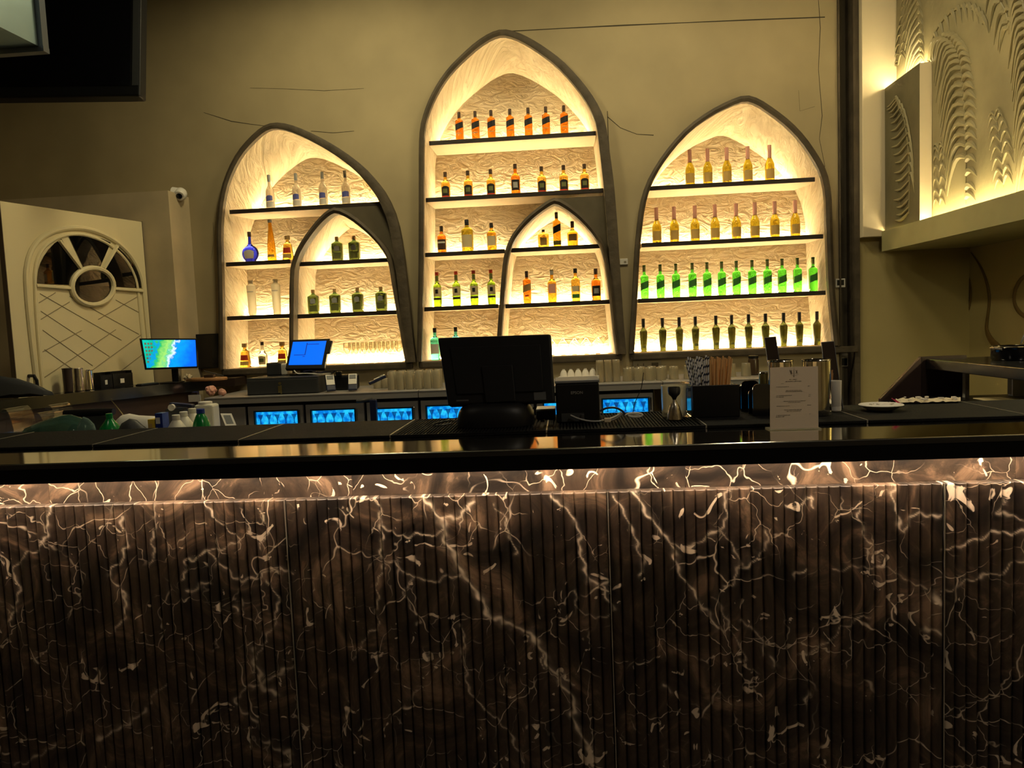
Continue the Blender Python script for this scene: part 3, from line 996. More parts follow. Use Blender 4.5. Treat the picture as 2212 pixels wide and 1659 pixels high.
W1 = (JX[2] - JX[0]) / 2
edges = [max(XB0, JX[0] - W1 * 1.0), JX[0], JX[1], JX[2], JX[2] + W1]
for a, c in zip(edges, edges[1:]):
    obj('marble_panel', fluted_panel(a + 0.0008, c - 0.0008), None, bar)
if edges[0] > XB0 + 0.05:
    obj('marble_panel', fluted_panel(XB0, edges[0] - 0.0008, nf=max(2, round((edges[0] - XB0) / W1 * 30)), nz=60), None, bar)
for x in JX:
    obj('joint_trim', B().box(x - 0.0016, x + 0.0016, YM - 0.001, YM + 0.02, -0.149, ZFL), 'joint_metal', bar)
obj('light_strip', B().box(XB0, XB1, YM - 0.058, YM - 0.046, ZU - 0.008, ZU - 0.001), 'led_bar', bar)

# rubber mats along the back of the top, half a metre each
MX = [-3.0, -2.24, -1.70, -1.162, -0.619, -0.076, 0.461, 0.986, 1.496, 2.30]
ZMAT = ZT + 0.011
YM0, YM1 = 2.505, 2.94
MATL = ['plain black mat farthest towards the door end', 'plain black mat below the stacked bottles at the door end', 'plain black mat before the first blue fridge window', 'plain black mat before the second blue fridge window', 'black mat under the big till screen',
        'ribbed black drip mat under the printer and cables', 'black mat under the straw caddy and glass', 'black mat under the polished steel shakers', 'black mat under the white plate, kitchen end']
for i in range(len(MX) - 1):
    x0, x1 = MX[i] + 0.003, MX[i + 1] - 0.003
    rt = thing('bar_mat', ((x0 + x1) / 2, 2.7, ZT + 0.0005), MATL[i], 'mat', 'mats on the bar top')
    if i == 5 or i == 4:
        obj('base_sheet', B().box(x0, x1, YM0, YM1, ZT + 0.0005, ZMAT - 0.006, 0.002), 'rubber_dark', rt)
        obj('rim', B().box(x0, x1, YM0, YM0 + 0.012, ZMAT - 0.0061, ZMAT).box(x0, x1, YM1 - 0.012, YM1, ZMAT - 0.0061, ZMAT).box(x0, x0 + 0.01, YM0 + 0.012, YM1 - 0.012, ZMAT - 0.0061, ZMAT).box(x1 - 0.01, x1, YM0 + 0.012, YM1 - 0.012, ZMAT - 0.0061, ZMAT), 'rubber', rt)
        n_ = int((x1 - x0 - 0.02) / 0.0115)
        rib = None
        for k in range(n_):
            x = x0 + 0.014 + k * 0.0115
            if rib is None:
                rib = B().box(-0.003, 0.003, YM0 + 0.012, YM1 - 0.012, ZMAT - 0.0061, ZMAT - 0.0005).mesh('rib')
                rib.materials.append(M['rubber'])
            o = bpy.data.objects.new('rib', rib)
            COL.objects.link(o); o.parent = rt
            o.matrix_parent_inverse = rt.matrix_basis.inverted()
            o.location = (x, 0, 0)
    else:
        obj('base_sheet', B().box(x0, x1, YM0, YM1, ZT + 0.0005, ZMAT, 0.003), 'rubber', rt)
    if i > 0:
        obj('edge_strip', B().box(MX[i] - 0.002, MX[i] + 0.0025, YM0 + 0.005, YM1 - 0.005, ZT + 0.001, ZMAT + 0.0008), 'joint_metal', rt)

# ------------------------------------------------------------------ shelves with their light strips
def shelf(root, xa, ya, xb, yb, lab=None):
    a, c = P(xa, ya, YW + 0.02), P(xb, yb, YW + 0.02)
    z = (a.z + c.z) / 2
    x0, x1 = a.x, c.x
    s_ = obj('shelf_board', B().box(x0, x1, YW + 0.026, YW + ND - 0.006, z - 0.034, z), 'shelf_cream', root)
    obj('front_edge', B().box(x0, x1, YW + 0.012, YW + 0.0255, z - 0.036, z + 0.001, 0.003), 'shelf_wood', s_)
    obj('light_strip', B().box(x0 + 0.02, x1 - 0.02, YW + ND - 0.045, YW + ND - 0.022, z + 0.0005, z + 0.011), 'led_shelf', s_)
    return z


SH = {}
SH['L1'] = shelf(FRAMES['left'], 496, 452, 822, 438)
SH['L2'] = shelf(FRAMES['left'], 484, 567, 627, 561)
SH['L3'] = shelf(FRAMES['left'], 484, 683, 627, 679)
SH['LA'] = shelf(FRAMES['left'], 644, 566, 838, 558)
SH['LB'] = shelf(FRAMES['left'], 638, 679, 857, 671)
SH['C1'] = shelf(FRAMES['centre'], 927, 304, 1287, 285)
SH['C2'] = shelf(FRAMES['centre'], 920, 428, 1303, 407)
SH['C3'] = shelf(FRAMES['centre'], 918, 546, 1090, 539)
SH['C4'] = shelf(FRAMES['centre'], 915, 664, 1076, 657)
SH['CA'] = shelf(FRAMES['centre'], 1104, 537, 1298, 527)
SH['CB'] = shelf(FRAMES['centre'], 1092, 657, 1317, 648)
SH['R1'] = shelf(FRAMES['right'], 1404, 403, 1760, 383)
SH['R2'] = shelf(FRAMES['right'], 1386, 525.5, 1782, 506)
SH['R3'] = shelf(FRAMES['right'], 1378, 646, 1790, 627.5)
for k in ('left', 'centre', 'right'):
    p_ = INNER[k]
    obj('light_strip', B().box(p_[0].x + 0.03, p_[-1].x - 0.03, YW + ND - 0.045, YW + ND - 0.022, ZLEDGE + 0.0005, ZLEDGE + 0.011), 'led_shelf', FRAMES[k])
for k in ('L0', 'LZ', 'C0', 'CZ', 'R0'):
    SH[k] = ZLEDGE

# ------------------------------------------------------------------ bottles
def glass(name, col, rough=0.03, trans=1.0, ior=1.36):
    mat('glass_' + name, col, rough, trans=trans, ior=ior)


glass('clear', (0.93, 0.93, 0.90), 0.12, 0.9)
glass('cobalt', (0.012, 0.02, 0.55))
glass('amber', (0.95, 0.50, 0.04))
glass('gold', (0.95, 0.62, 0.10))
glass('orange', (0.92, 0.30, 0.025))
glass('rust', (0.75, 0.20, 0.02))
glass('bottle_green', (0.32, 0.62, 0.03))
glass('bright_green', (0.10, 0.75, 0.06))
glass('black_green', (0.035, 0.05, 0.012))
glass('wine', (0.028, 0.032, 0.006), 0.06)
glass('olive_gold', (0.62, 0.52, 0.04))
glass('teal', (0.10, 0.70, 0.75))
thin_glass('glass_white', (0.9, 0.92, 0.88), 0.15, 0.2, 0.75)
for nm, c in (('black', (0.012, 0.011, 0.012)), ('brown', (0.06, 0.03, 0.015)), ('white', (0.72, 0.72, 0.68)), ('blue', (0.10, 0.12, 0.40)), ('red', (0.55, 0.05, 0.02)), ('cream', (0.62, 0.52, 0.30)),
              ('gold', (0.55, 0.38, 0.12)), ('olive', (0.14, 0.16, 0.05)), ('grey', (0.35, 0.36, 0.35)), ('pink', (0.70, 0.36, 0.28)), ('tan', (0.42, 0.26, 0.10)), ('green', (0.04, 0.20, 0.04)), ('silver', (0.6, 0.58, 0.52))):
    mat('label_' + nm, c, 0.45)


def profile(h, r, zs, zn, rn, foot=0.96, waist=None, base=None):
    """bottle outline: straight body, eased shoulder, neck with lip (all z as a share of h)"""
    rb = r if base is None else base
    pr = [(rb * 0.80, 0.0), (rb * foot, 0.004), (rb, 0.014)]
    for k in range(1, 5):
        s_ = k / 4
        pr.append((rb + (r - rb) * s_, 0.014 + (zs * h - 0.014) * s_))
    for k in range(1, 8):
        s_ = k / 8
        e = (1 + math.cos(math.pi * s_)) / 2
        pr.append((rn + (r - rn) * e, (zs + (zn - zs) * s_) * h))
    pr += [(rn, zn * h), (rn * 0.95, 0.955 * h), (rn * 1.12, 0.96 * h), (rn * 1.12, 0.985 * h), (rn * 0.9, h)]
    return pr


def rad_at(pr, z):
    for (r0, z0), (r1, z1) in zip(pr, pr[1:]):
        if z0 <= z <= z1:
            return r0 + (r1 - r0) * ((z - z0) / max(1e-9, z1 - z0))
    return pr[-1][0]


def patch(pr, z0, z1, half, slope=0.0, n=2.0, dy=1.0, off=0.0009, arch=0.0):
    """label skin: a strip of the bottle's own surface, facing the bar"""
    b = B()
    rows = []
    NA, NZ = 10, 5
    for j in range(NZ + 1):
        row = []
        for i in range(NA + 1):
            u = -1 + 2 * i / NA
            a = -math.pi / 2 + u * half
            top = z1 - arch * u * u
            z = z0 + (top - z0) * j / NZ + slope * u
            x, y = sec(a, rad_at(pr, z) + off, n, dy)
            row.append(Vector((x, y, z)))
        rows.append(row)
    return b.grid(rows)


KINDS = {}


def kind(key, name, h, pr, gl, cap, labels, n=2.0, dy=1.0, seg=20):
    """prototype meshes of one bottle kind; cap = (z0 share, radius, colour, top)"""
    body = B().lathe(pr, seg, n=n, dy=dy).mesh('glass_body')
    body.materials.append(M['glass_' + gl])
    parts = [('glass_body', body)]
    z0, rc, col, topz = cap
    if col:
        cm = B().lathe([(rc * 0.96, z0 * h), (rc, z0 * h + 0.002), (rc, topz * h - 0.003), (rc * 0.9, topz * h)], 14).mesh('cap')
        cm.materials.append(M['label_' + col] if ('label_' + col) in M else M[col])
        parts.append(('cap', cm))
    for (a, c, half, lc, slope, arch) in labels:
        lm = patch(pr, a * h, c * h, half, slope * h, n, dy, arch=arch * h, off=0.0009 if len(parts) < 3 else 0.0016).mesh('paper_label')
        lm.materials.append(M['label_' + lc])
        parts.append(('paper_label', lm))
    KINDS[key] = (name, parts)


h = 0.31; kind('vodka', 'vodka_bottle', h, profile(h, 0.037, 0.52, 0.74, 0.0125), 'clear', (0.80, 0.0145, 'grey', 1.0), [(0.06, 0.22, 1.2, 'silver', 0, 0), (0.24, 0.40, 0.9, 'blue', 0.01, 0.03)])
h = 0.276
pr = [(0.045, 0), (0.05, 0.004)] + [(0.078 * math.sin(a) if a > 0.72 else 0.05, 0.078 - 0.078 * math.cos(a)) for a in [0.75 + k * 0.2 for k in range(11)]] + [(0.014, 0.17), (0.0125, 0.26), (0.0155, 0.262), (0.0155, 0.276)]
kind('flask', 'flask_bottle', h, pr, 'cobalt', (0.84, 0.0165, 'brown', 1.0), [(0.12, 0.40, 0.62, 'silver', 0, 0.05)], dy=0.55, seg=28)
h = 0.375; kind('taper', 'tequila_bottle', h, [(0.032, 0), (0.040, 0.004), (0.040, 0.02), (0.034, 0.16), (0.024, 0.25), (0.016, 0.31), (0.0145, 0.345), (0.0145, 0.35)], 'amber', (0.93, 0.019, 'grey', 1.0), [(0.10, 0.16, 0.9, 'tan', 0, 0)])
h = 0.222; kind('squat', 'tequila_bottle', h, profile(h, 0.036, 0.62, 0.78, 0.014, base=0.050), 'gold', (0.84, 0.024, 'tan', 1.0), [(0.30, 0.52, 0.8, 'red', 0, 0), (0.10, 0.26, 0.8, 'gold', 0, 0)], n=3.2, dy=0.75)
h = 0.32; kind('white', 'white_bottle', h, profile(h, 0.040, 0.84, 0.90, 0.020, base=0.034), 'white', (0.90, 0.017, 'tan', 1.0), [(0.66, 0.69, 0.8, 'grey', 0, 0)])
h = 0.23; kind('clear', 'liqueur_bottle', h, profile(h, 0.042, 0.40, 0.74, 0.013, base=0.040), 'clear', (0.86, 0.015, 'brown', 1.0), [(0.10, 0.44, 0.9, 'cream', 0, 0.04), (0.2, 0.34, 0.5, 'olive', 0, 0)])
h = 0.22; kind('jager', 'herb_liqueur_bottle', h, profile(h, 0.050, 0.70, 0.84, 0.014), 'black_green', (0.86, 0.0165, 'tan', 1.0), [(0.10, 0.36, 0.62, 'olive', 0, 0), (0.42, 0.64, 0.42, 'grey', 0, 0.05)], n=4.5, dy=0.62)
h = 0.26; kind('slant', 'whisky_bottle', h, profile(h, 0.034, 0.70, 0.79, 0.0125), 'orange', (0.80, 0.0145, 'brown', 1.0), [(0.42, 0.62, 1.25, 'black', 0.06, 0), (0.02, 0.055, 1.0, 'black', 0, 0), (0.26, 0.29, 0.6, 'tan', 0, 0)], n=3.5, dy=0.95)
h = 0.235; kind('malt', 'whisky_bottle', h, profile(h, 0.039, 0.56, 0.74, 0.0145), 'gold', (0.82, 0.016, 'brown', 1.0), [(0.10, 0.46, 1.0, 'black', 0, 0.05), (0.20, 0.36, 0.5, 'olive', 0, 0), (0.05, 0.10, 1.0, 'red', 0, 0)])
h = 0.27; kind('malt_big', 'whisky_bottle', h, profile(h, 0.040, 0.56, 0.74, 0.0145), 'orange', (0.84, 0.016, 'brown', 1.0), [(0.14, 0.48, 1.0, 'black', 0, 0), (0.22, 0.40, 0.5, 'grey', 0, 0)])
h = 0.24; kind('bourbon', 'bourbon_bottle', h, profile(h, 0.038, 0.60, 0.74, 0.014), 'orange', (0.80, 0.0155, 'black', 1.0), [(0.12, 0.50, 1.1, 'brown', 0, 0), (0.36, 0.42, 0.8, 'silver', 0, 0)], n=3.2)
h = 0.285; kind('malt_wide', 'malt_bottle', h, profile(h, 0.052, 0.66, 0.80, 0.016), 'olive_gold', (0.82, 0.019, 'black', 1.0), [(0.14, 0.52, 1.0, 'cream', 0, 0)])
h = 0.245; kind('grant', 'blend_bottle', h, profile(h, 0.041, 0.60, 0.78, 0.014), 'amber', (0.82, 0.016, 'black', 1.0), [(0.18, 0.52, 0.9, 'cream', 0, 0)], n=3.0)
h = 0.31; kind('irish', 'irish_whiskey_bottle', h, profile(h, 0.036, 0.58, 0.72, 0.0135), 'bottle_green', (0.90, 0.016, 'red', 1.0), [(0.30, 0.56, 1.2, 'cream', 0, 0.02), (0.38, 0.50, 0.35, 'black', 0, 0), (0.20, 0.26, 1.2, 'black', 0, 0), (0.74, 0.88, 1.4, 'olive', 0, 0)])
h = 0.16; kind('square', 'square_rum_bottle', h, profile(h, 0.048, 0.72, 0.86, 0.013), 'gold', (0.87, 0.013, 'brown', 1.0), [(0.14, 0.55, 0.55, 'gold', 0, 0)], n=6, dy=0.6)
h = 0.305; kind('slant_gold', 'whisky_bottle', h, profile(h, 0.034, 0.72, 0.80, 0.0125), 'amber', (0.82, 0.0145, 'brown', 1.0), [(0.42, 0.62, 1.25, 'black', 0.06, 0), (0.06, 0.18, 1.0, 'olive', 0, 0)], n=3.5)
h = 0.22; kind('round', 'brandy_bottle', h, profile(h, 0.046, 0.52, 0.70, 0.014), 'amber', (0.74, 0.016, 'brown', 1.0), [(0.22, 0.48, 0.9, 'tan', 0, 0)])
h = 0.287; kind('slant_tan', 'whisky_bottle', h, profile(h, 0.035, 0.70, 0.79, 0.0125), 'orange', (0.80, 0.0145, 'brown', 1.0), [(0.38, 0.58, 1.25, 'tan', 0.06, 0), (0.22, 0.26, 0.5, 'red', 0, 0)], n=3.5)
h = 0.29; kind('pale', 'blend_bottle', h, profile(h, 0.039, 0.58, 0.74, 0.0145), 'amber', (0.84, 0.016, 'grey', 1.0), [(0.28, 0.56, 0.9, 'pink', 0, 0)])
h = 0.29; kind('ornate', 'blend_bottle', h, profile(h, 0.039, 0.62, 0.80, 0.014), 'gold', (0.86, 0.017, 'black', 1.0), [(0.10, 0.22, 0.9, 'green', 0, 0), (0.30, 0.46, 0.9, 'cream', 0, 0)])
h = 0.28; kind('black_lab', 'blend_bottle', h, profile(h, 0.041, 0.58, 0.74, 0.0145), 'orange', (0.82, 0.017, 'brown', 1.0), [(0.14, 0.46, 1.0, 'black', 0, 0), (0.22, 0.38, 0.5, 'grey', 0, 0)])
h = 0.29; kind('gin', 'gin_bottle', h, profile(h, 0.042, 0.62, 0.76, 0.014), 'teal', (0.86, 0.016, 'black', 1.0), [(0.2, 0.5, 0.8, 'silver', 0, 0)], n=4)
h = 0.31; kind('fizz', 'champagne_bottle', h, profile(h, 0.039, 0.44, 0.72, 0.0135), 'olive_gold', (0.64, 0.0165, 'pink', 1.0), [(0.08, 0.34, 1.1, 'gold', 0, 0)])
h = 0.294; kind('greenlab', 'whisky_bottle', h, profile(h, 0.034, 0.64, 0.74, 0.012), 'bright_green', (0.80, 0.0135, 'olive', 1.0), [(0.30, 0.50, 1.25, 'green', 0.06, 0)], n=3.5)
h = 0.294; kind('wine', 'wine_bottle', h, profile(h, 0.034, 0.60, 0.74, 0.0125, base=0.026), 'wine', (0.76, 0.0145, 'black', 1.0), [(0.12, 0.20, 0.5, 'olive', 0, 0)])


def place(key, x_px, shelf_key, label, group, dy=0.13, rz=0.0):
    nm, parts = KINDS[key]
    z = SH[shelf_key]
    d = ray(x_px, 600)
    # pixel column at this shelf height
    q = P(x_px, 600, YW + dy)
    for _ in range(3):
        yy = 829.5 - FPX * ((Vector((q.x, YW + dy, z)) - CAM).dot(_u)) / ((Vector((q.x, YW + dy, z)) - CAM).dot(_f))
        q = P(x_px, yy - 20, YW + dy)
    rt = thing(nm, (q.x, YW + dy, z + 0.0015), label, 'bottle', group, rz)
    for pn, me in parts:
        o = bpy.data.objects.new(pn, me)
        COL.objects.link(o)
        o.parent = rt
    return rt


def row(key, xs, sk, desc, where, group):
    n_ = len(xs)
    for i, x in enumerate(xs):
        place(key, x, sk, f'{ORD[i]} {desc} from the left, {where}', group, rz=random.uniform(-0.12, 0.12))


row('vodka', [584, 641.6, 698.6, 747.5], 'L1', 'clear vodka bottle', 'top shelf nearest the door', 'clear vodka bottles')
place('flask', 541, 'L2', 'round cobalt blue flask bottle with silver label', 'spirits on the second left shelf')
place('taper', 587, 'L2', 'tall tapering amber tequila bottle beside the blue flask', 'spirits on the second left shelf')
place('squat', 622, 'L2', 'squat amber tequila bottle with red label, next to the tall tapering bottle', 'spirits on the second left shelf')
row('white', [545, 598], 'L3', 'tall frosted white bottle', 'shelf below the blue flask', 'white bottles')
place('squat', 530, 'L0', 'squat amber tequila bottle on the niche sill, farther from the blue till screen', 'bottles on the left niche sill')
place('clear', 568, 'L0', 'clear round liqueur bottle between two squat amber bottles on the sill', 'bottles on the left niche sill')
place('squat', 611, 'L0', 'squat amber tequila bottle on the niche sill, right beside the blue till screen', 'bottles on the left niche sill')
row('jager', [729, 766], 'LA', 'dark green square herb liqueur bottle', 'upper small arch shelf', 'dark green herb liqueur bottles')
row('jager', [677.6, 724.4, 773.4, 824], 'LB', 'dark green square herb liqueur bottle', 'lower small arch shelf', 'dark green herb liqueur bottles')
row('slant', [993, 1027.8, 1062, 1102.7, 1142, 1180, 1219], 'C1', 'orange whisky bottle with slanted black label', 'highest shelf', 'whisky bottles on the highest shelf')
for i, x in enumerate([963, 1011.7, 1060.8, 1114, 1170.6, 1218, 1263]):
    if i == 3:
        place('malt_big', x, 'C2', 'taller deep orange whisky bottle amid the golden ones on the second shelf', 'golden whisky bottles on the second shelf')
    else:
        place('malt', x, 'C2', f'{ORD[i]} golden whisky bottle from the left, second shelf of the tallest niche', 'golden whisky bottles on the second shelf')
place('bourbon', 954.7, 'C3', 'small rust coloured bourbon bottle with dark label on the third shelf', 'three whisky bottles on the third shelf')
place('malt_wide', 1010, 'C3', 'wide yellow malt bottle with pale label on the third shelf', 'three whisky bottles on the third shelf')
place('grant', 1062.5, 'C3', 'amber square shouldered bottle next to the small arch on the third shelf', 'three whisky bottles on the third shelf')
row('irish', [945.6, 986.8, 1024.7, 1062], 'C4', 'green irish whiskey bottle with cream label', 'tallest niche', 'green irish whiskey bottles')
place('square', 1174, 'CA', 'short square golden bottle in the point of the central small arch', 'bottles in the central small arch')
place('slant_gold', 1203.5, 'CA', 'tall amber bottle with slanted black label in the central small arch', 'bottles in the central small arch')
place('round', 1237, 'CA', 'round shouldered amber brandy bottle in the central small arch', 'bottles in the central small arch')
place('slant_tan', 1139, 'CB', 'orange bottle with slanted tan label in the central small arch', 'bottles in the central small arch')
place('pale', 1193, 'CB', 'orange bottle with pink label in the central small arch', 'bottles in the central small arch')
place('ornate', 1244, 'CB', 'golden bottle with green and cream labels in the central small arch', 'bottles in the central small arch')
place('black_lab', 1288, 'CB', 'orange bottle with black label at the end of the central small arch shelf', 'bottles in the central small arch')
place('gin', 941, 'C0', 'pale teal gin bottle half hidden by the big till screen', 'gin bottles behind the till')
place('gin', 986, 'C0', 'bottle whose cap just shows above the big till screen', 'gin bottles behind the till')
row('fizz', [1490.7, 1529, 1570.5, 1615.7, 1662.8], 'R1', 'gold champagne bottle with pink foil', 'top shelf by the column', 'champagne bottles')
row('fizz', [1419, 1457, 1501.7, 1545, 1590.7, 1631, 1673.8, 1718], 'R2', 'gold champagne bottle with pink foil', 'second shelf by the column', 'champagne bottles')
row('greenlab', [1392.6, 1427, 1460.6, 1496, 1527.8, 1559.5, 1591, 1625, 1658, 1689.6, 1722.7, 1756.5], 'R3', 'bright green whisky bottle', 'third shelf by the column', 'bright green whisky bottles')
row('wine', [1390.7, 1432, 1468, 1502.8, 1547, 1581, 1617.5, 1654, 1693, 1727, 1765], 'R0', 'dark wine bottle', 'sill of the column side niche', 'dark wine bottles')

# stemware on the sills
def glass_proto(prof, stem):
    return B().lathe(prof, 18, cap=False).mesh('glass_bowl'), B().lathe(stem, 12).mesh('stem')


wb, ws = glass_proto([(0.006, 0.085), (0.022, 0.095), (0.034, 0.115), (0.037, 0.14), (0.034, 0.175), (0.031, 0.19), (0.0295, 0.19), (0.0325, 0.175), (0.0355, 0.14), (0.0325, 0.117), (0.02, 0.098), (0.001, 0.09)],
                     [(0.033, 0.0), (0.033, 0.002), (0.008, 0.006), (0.0035, 0.02), (0.0035, 0.08), (0.007, 0.088)])
mb_, ms_ = glass_proto([(0.005, 0.09), (0.05, 0.145), (0.0485, 0.145), (0.001, 0.0935)], [(0.036, 0.0), (0.036, 0.002), (0.008, 0.006), (0.0035, 0.02), (0.0035, 0.085), (0.006, 0.0905)])
for q in (wb, ws, mb_, ms_):
    q.materials.append(M['glassware'])


def stemware(name, x, dy, bowl, stem, lab, grp):
    q = P(x, 750, YW + dy)
    rt = thing(name, (q.x, YW + dy, ZLEDGE + 0.001), lab, 'glass', grp)
    for pn, me in (('glass_bowl', bowl), ('stem', stem)):
        o = bpy.data.objects.new(pn, me); COL.objects.link(o); o.parent = rt


for i in range(7):
    stemware('wine_glass', 750 + i * 18.5, 0.10, wb, ws, f'{ORD[i]} wine glass from the left, front row below the dark green bottles', 'wine glasses on the left sill')
for i in range(6):
    stemware('wine_glass', 760 + i * 18.5, 0.20, wb, ws, f'{ORD[i]} wine glass from the left, rear row below the dark green bottles', 'wine glasses on the left sill')
for i in range(5):
    stemware('martini_glass', 1204 + i * 25, 0.12, mb_, ms_, f'{ORD[i]} martini glass from the printer side on the central sill', 'martini glasses on the central sill')


# ------------------------------------------------------------------ helpers for the smaller things
def R(px0, py0, px1, py1, Y):
    xm, ym = (px0 + px1) / 2, (py0 + py1) / 2
    return P(px0, ym, Y).x, P(px1, ym, Y).x, P(xm, py1, Y).z, P(xm, py0, Y).z


def slab(corners, thick, bev=0.0):
    """flat panel from four corner points (bottom-left, bottom-right, top-right, top-left), thickness away from the viewer"""
    c = [Vector(q) for q in corners]
    n_ = (c[1] - c[0]).cross(c[3] - c[0]).normalized()
    if n_.y < 0:
        n_ = -n_
    b = B()
    b.poly(c, n_ * thick)
    if bev:
        bmesh.ops.bevel(b.bm, geom=b.bm.edges[:], offset=bev, segments=2, profile=0.5, affect='EDGES', material=1)
    return b


def inset(corners, l, r, bt, tp):
    a, b_, c, d = [Vector(q) for q in corners]

    def at(u, v):
        return a.lerp(b_, u).lerp(d.lerp(c, u), v)
    return [at(l, bt), at(1 - r, bt), at(1 - r, 1 - tp), at(l, 1 - tp)]


def push(corners, d):
    c = [Vector(q) for q in corners]
    n_ = (c[1] - c[0]).cross(c[3] - c[0]).normalized()
    if n_.y > 0:
        n_ = -n_
    return [q + n_ * d for q in c]


# ------------------------------------------------------------------ back counter and fridges
YC = 5.75
ZK = 0.975
cx = [P(440, 855, YC).x, P(903, 845, YC).x, P(1432, 835, YC).x, P(1800, 820, YC).x]
for a, c, lab in ((cx[0], cx[1], 'steel back counter top under the cash drawer'), (cx[1], cx[2], 'steel back counter top under the rows of tumblers, behind the printer'), (cx[2], cx[3], 'steel back counter top behind the straws and menu')):
    rt = thing('counter_top', ((a + c) / 2, 6.1, ZK - 0.05), lab, 'worktop', 'steel worktops of the back bar')
    obj('top_sheet', B().box(a + 0.003, c - 0.003, YC, YW - 0.002, ZK - 0.012, ZK, 0.003), 'steel', rt)
    obj('apron', B().box(a + 0.003, c - 0.003, YC + 0.002, YC + 0.03, ZK - 0.055, ZK - 0.0125), 'steel', rt)
fx = [440, 532, 657, 789, 906, 1028, 1156, 1292, 1414]
FLAB = ['steel fridge cabinet with a closed plain door next to the white bottles', 'blue lit fridge under the cash drawer keys, nearest the door', 'blue lit fridge below the card terminals', 'blue lit fridge half behind a dark post', 'blue lit fridge beside the big till screen',
        'blue lit fridge hidden behind the big till screen', 'blue lit fridge between the till screen and the printer', 'blue lit fridge behind the white cable tangle']
WIN = [None, (552, 889, 643, 918), (674, 886, 766, 914), (812, 883, 890, 911), (923, 877, 1012, 908), (1050, 874, 1140, 904), (1176, 870, 1268, 900), (1303, 862, 1400, 894)]
for i in range(8):
    x0, x1 = P(fx[i], 880, YC + 0.03).x + 0.012, P(fx[i + 1], 880, YC + 0.03).x - 0.012
    rt = thing('bar_fridge', ((x0 + x1) / 2, YC + 0.3, 0.0), FLAB[i], 'fridge', 'fridges of the back bar')
    obj('cabinet', B().box(x0 - 0.01, x1 + 0.01, YC + 0.06, YW - 0.05, 0.0, ZK - 0.06), 'black_plastic', rt)
    if WIN[i] is None:
        obj('door', B().box(x0, x1, YC + 0.028, YC + 0.058, 0.1, ZK - 0.085, 0.006), 'steel', rt)
        continue
    wx0, wx1, wz0, wz1 = R(*WIN[i], YC + 0.03)
    wz0 = wz1 - 0.42
    dz1 = ZK - 0.085
    b = B()
    b.box(x0, wx0 - 0.012, YC + 0.028, YC + 0.058, 0.1, dz1).box(wx1 + 0.012, x1, YC + 0.028, YC + 0.058, 0.1, dz1).box(wx0 - 0.012, wx1 + 0.012, YC + 0.028, YC + 0.058, wz1 + 0.012, dz1).box(wx0 - 0.012, wx1 + 0.012, YC + 0.028, YC + 0.058, 0.1, wz0 - 0.012)
    d_ = obj('door', b, 'steel', rt)
    b = B()
    b.box(wx0 - 0.012, wx0, YC + 0.026, YC + 0.056, wz0 - 0.012, wz1 + 0.012).box(wx1, wx1 + 0.012, YC + 0.026, YC + 0.056, wz0 - 0.012, wz1 + 0.012).box(wx0, wx1, YC + 0.026, YC + 0.056, wz1, wz1 + 0.012).box(wx0, wx1, YC + 0.026, YC + 0.056, wz0 - 0.012, wz0)
    obj('window_frame', b, 'rim_blue', d_)
    obj('lit_interior', B().box(wx0, wx1, YC + 0.050, YC + 0.056, wz0, wz1), 'fridge_glow', d_)
    # rows of glassware seen inside
    b = B()
    n_ = 5
    for k in range(n_):
        gx = wx0 + (wx1 - wx0) * (k + 0.5) / n_
        b.lathe([(0.012, 0), (0.004, 0.012), (0.004, 0.03), (0.022, 0.075)], 8, c=(gx, YC + 0.046, wz1 - 0.1), dy=0.15)
    obj('stored_glasses', b, 'stored_blue', d_)['kind'] = 'stuff'
    obj('latch', B().box(wx1 + 0.018, wx1 + 0.026, YC + 0.016, YC + 0.028, wz1 - 0.09, wz1 + 0.01, 0.002), 'chrome', d_)

# cash drawer with its keys
x0, x1, z0, z1 = R(532, 815, 687, 858, 5.85)
rt = thing('cash_drawer', ((x0 + x1) / 2, 6.05, ZK), 'wide dark cash drawer with a bunch of keys in its lock', 'cash drawer')
obj('housing', B().box(x0, x1, 5.862, 6.25, ZK + 0.001, z1, 0.006), 'dark_grey', rt)
dw = obj('drawer_front', B().box(x0 + 0.006, x1 - 0.006, 5.85, 5.862, ZK + 0.008, z1 - 0.02, 0.002), 'dark_grey', rt)
kx, kz = P(605, 828, 5.845).x, P(605, 828, 5.845).z
obj('keys', B().lathe([(0.012, 0), (0.012, 0.006)], 12, c=(kx, 5.84, kz), ax=Matrix.Rotation(rad(90), 3, 'X')).box(kx - 0.016, kx + 0.004, 5.832, 5.838, kz - 0.075, kz - 0.02, 0.002).box(kx + 0.004, kx + 0.016, 5.830, 5.836, kz - 0.085, kz - 0.015, 0.002), 'keys', dw)
ZDR = z1
# touch screen on the drawer
c4 = [P(616, 797, 5.95), P(700, 796, 5.98), P(713, 731, 6.10), P(628, 734, 6.07)]
rt = thing('till_screen', (P(660, 805, 6.05).x, 6.08, ZDR), 'tilted till touch screen showing a plain blue page on the cash drawer', 'till')
obj('screen_body', slab(c4, 0.045, 0.004), 'black_plastic', rt)
sc_ = obj('display', slab(push(inset(c4, 0.07, 0.08, 0.13, 0.08), 0.0012), 0.001), 'screen_blue', rt, ang=0)
ci = push(inset(c4, 0.07, 0.08, 0.13, 0.08), 0.002)
for l, r_, bt, tp in ((0.42, 0.55, 0.42, 0.06), (0.10, 0.55, 0.41, 0.56), (0.44, 0.20, 0.86, 0.11), (0.37, 0.56, 0.34, 0.63)):
    obj('page_line', slab(inset(ci, l, r_, bt, tp), 0.0006), 'screen_line', sc_, ang=0)
bc = P(662, 808, 6.1)
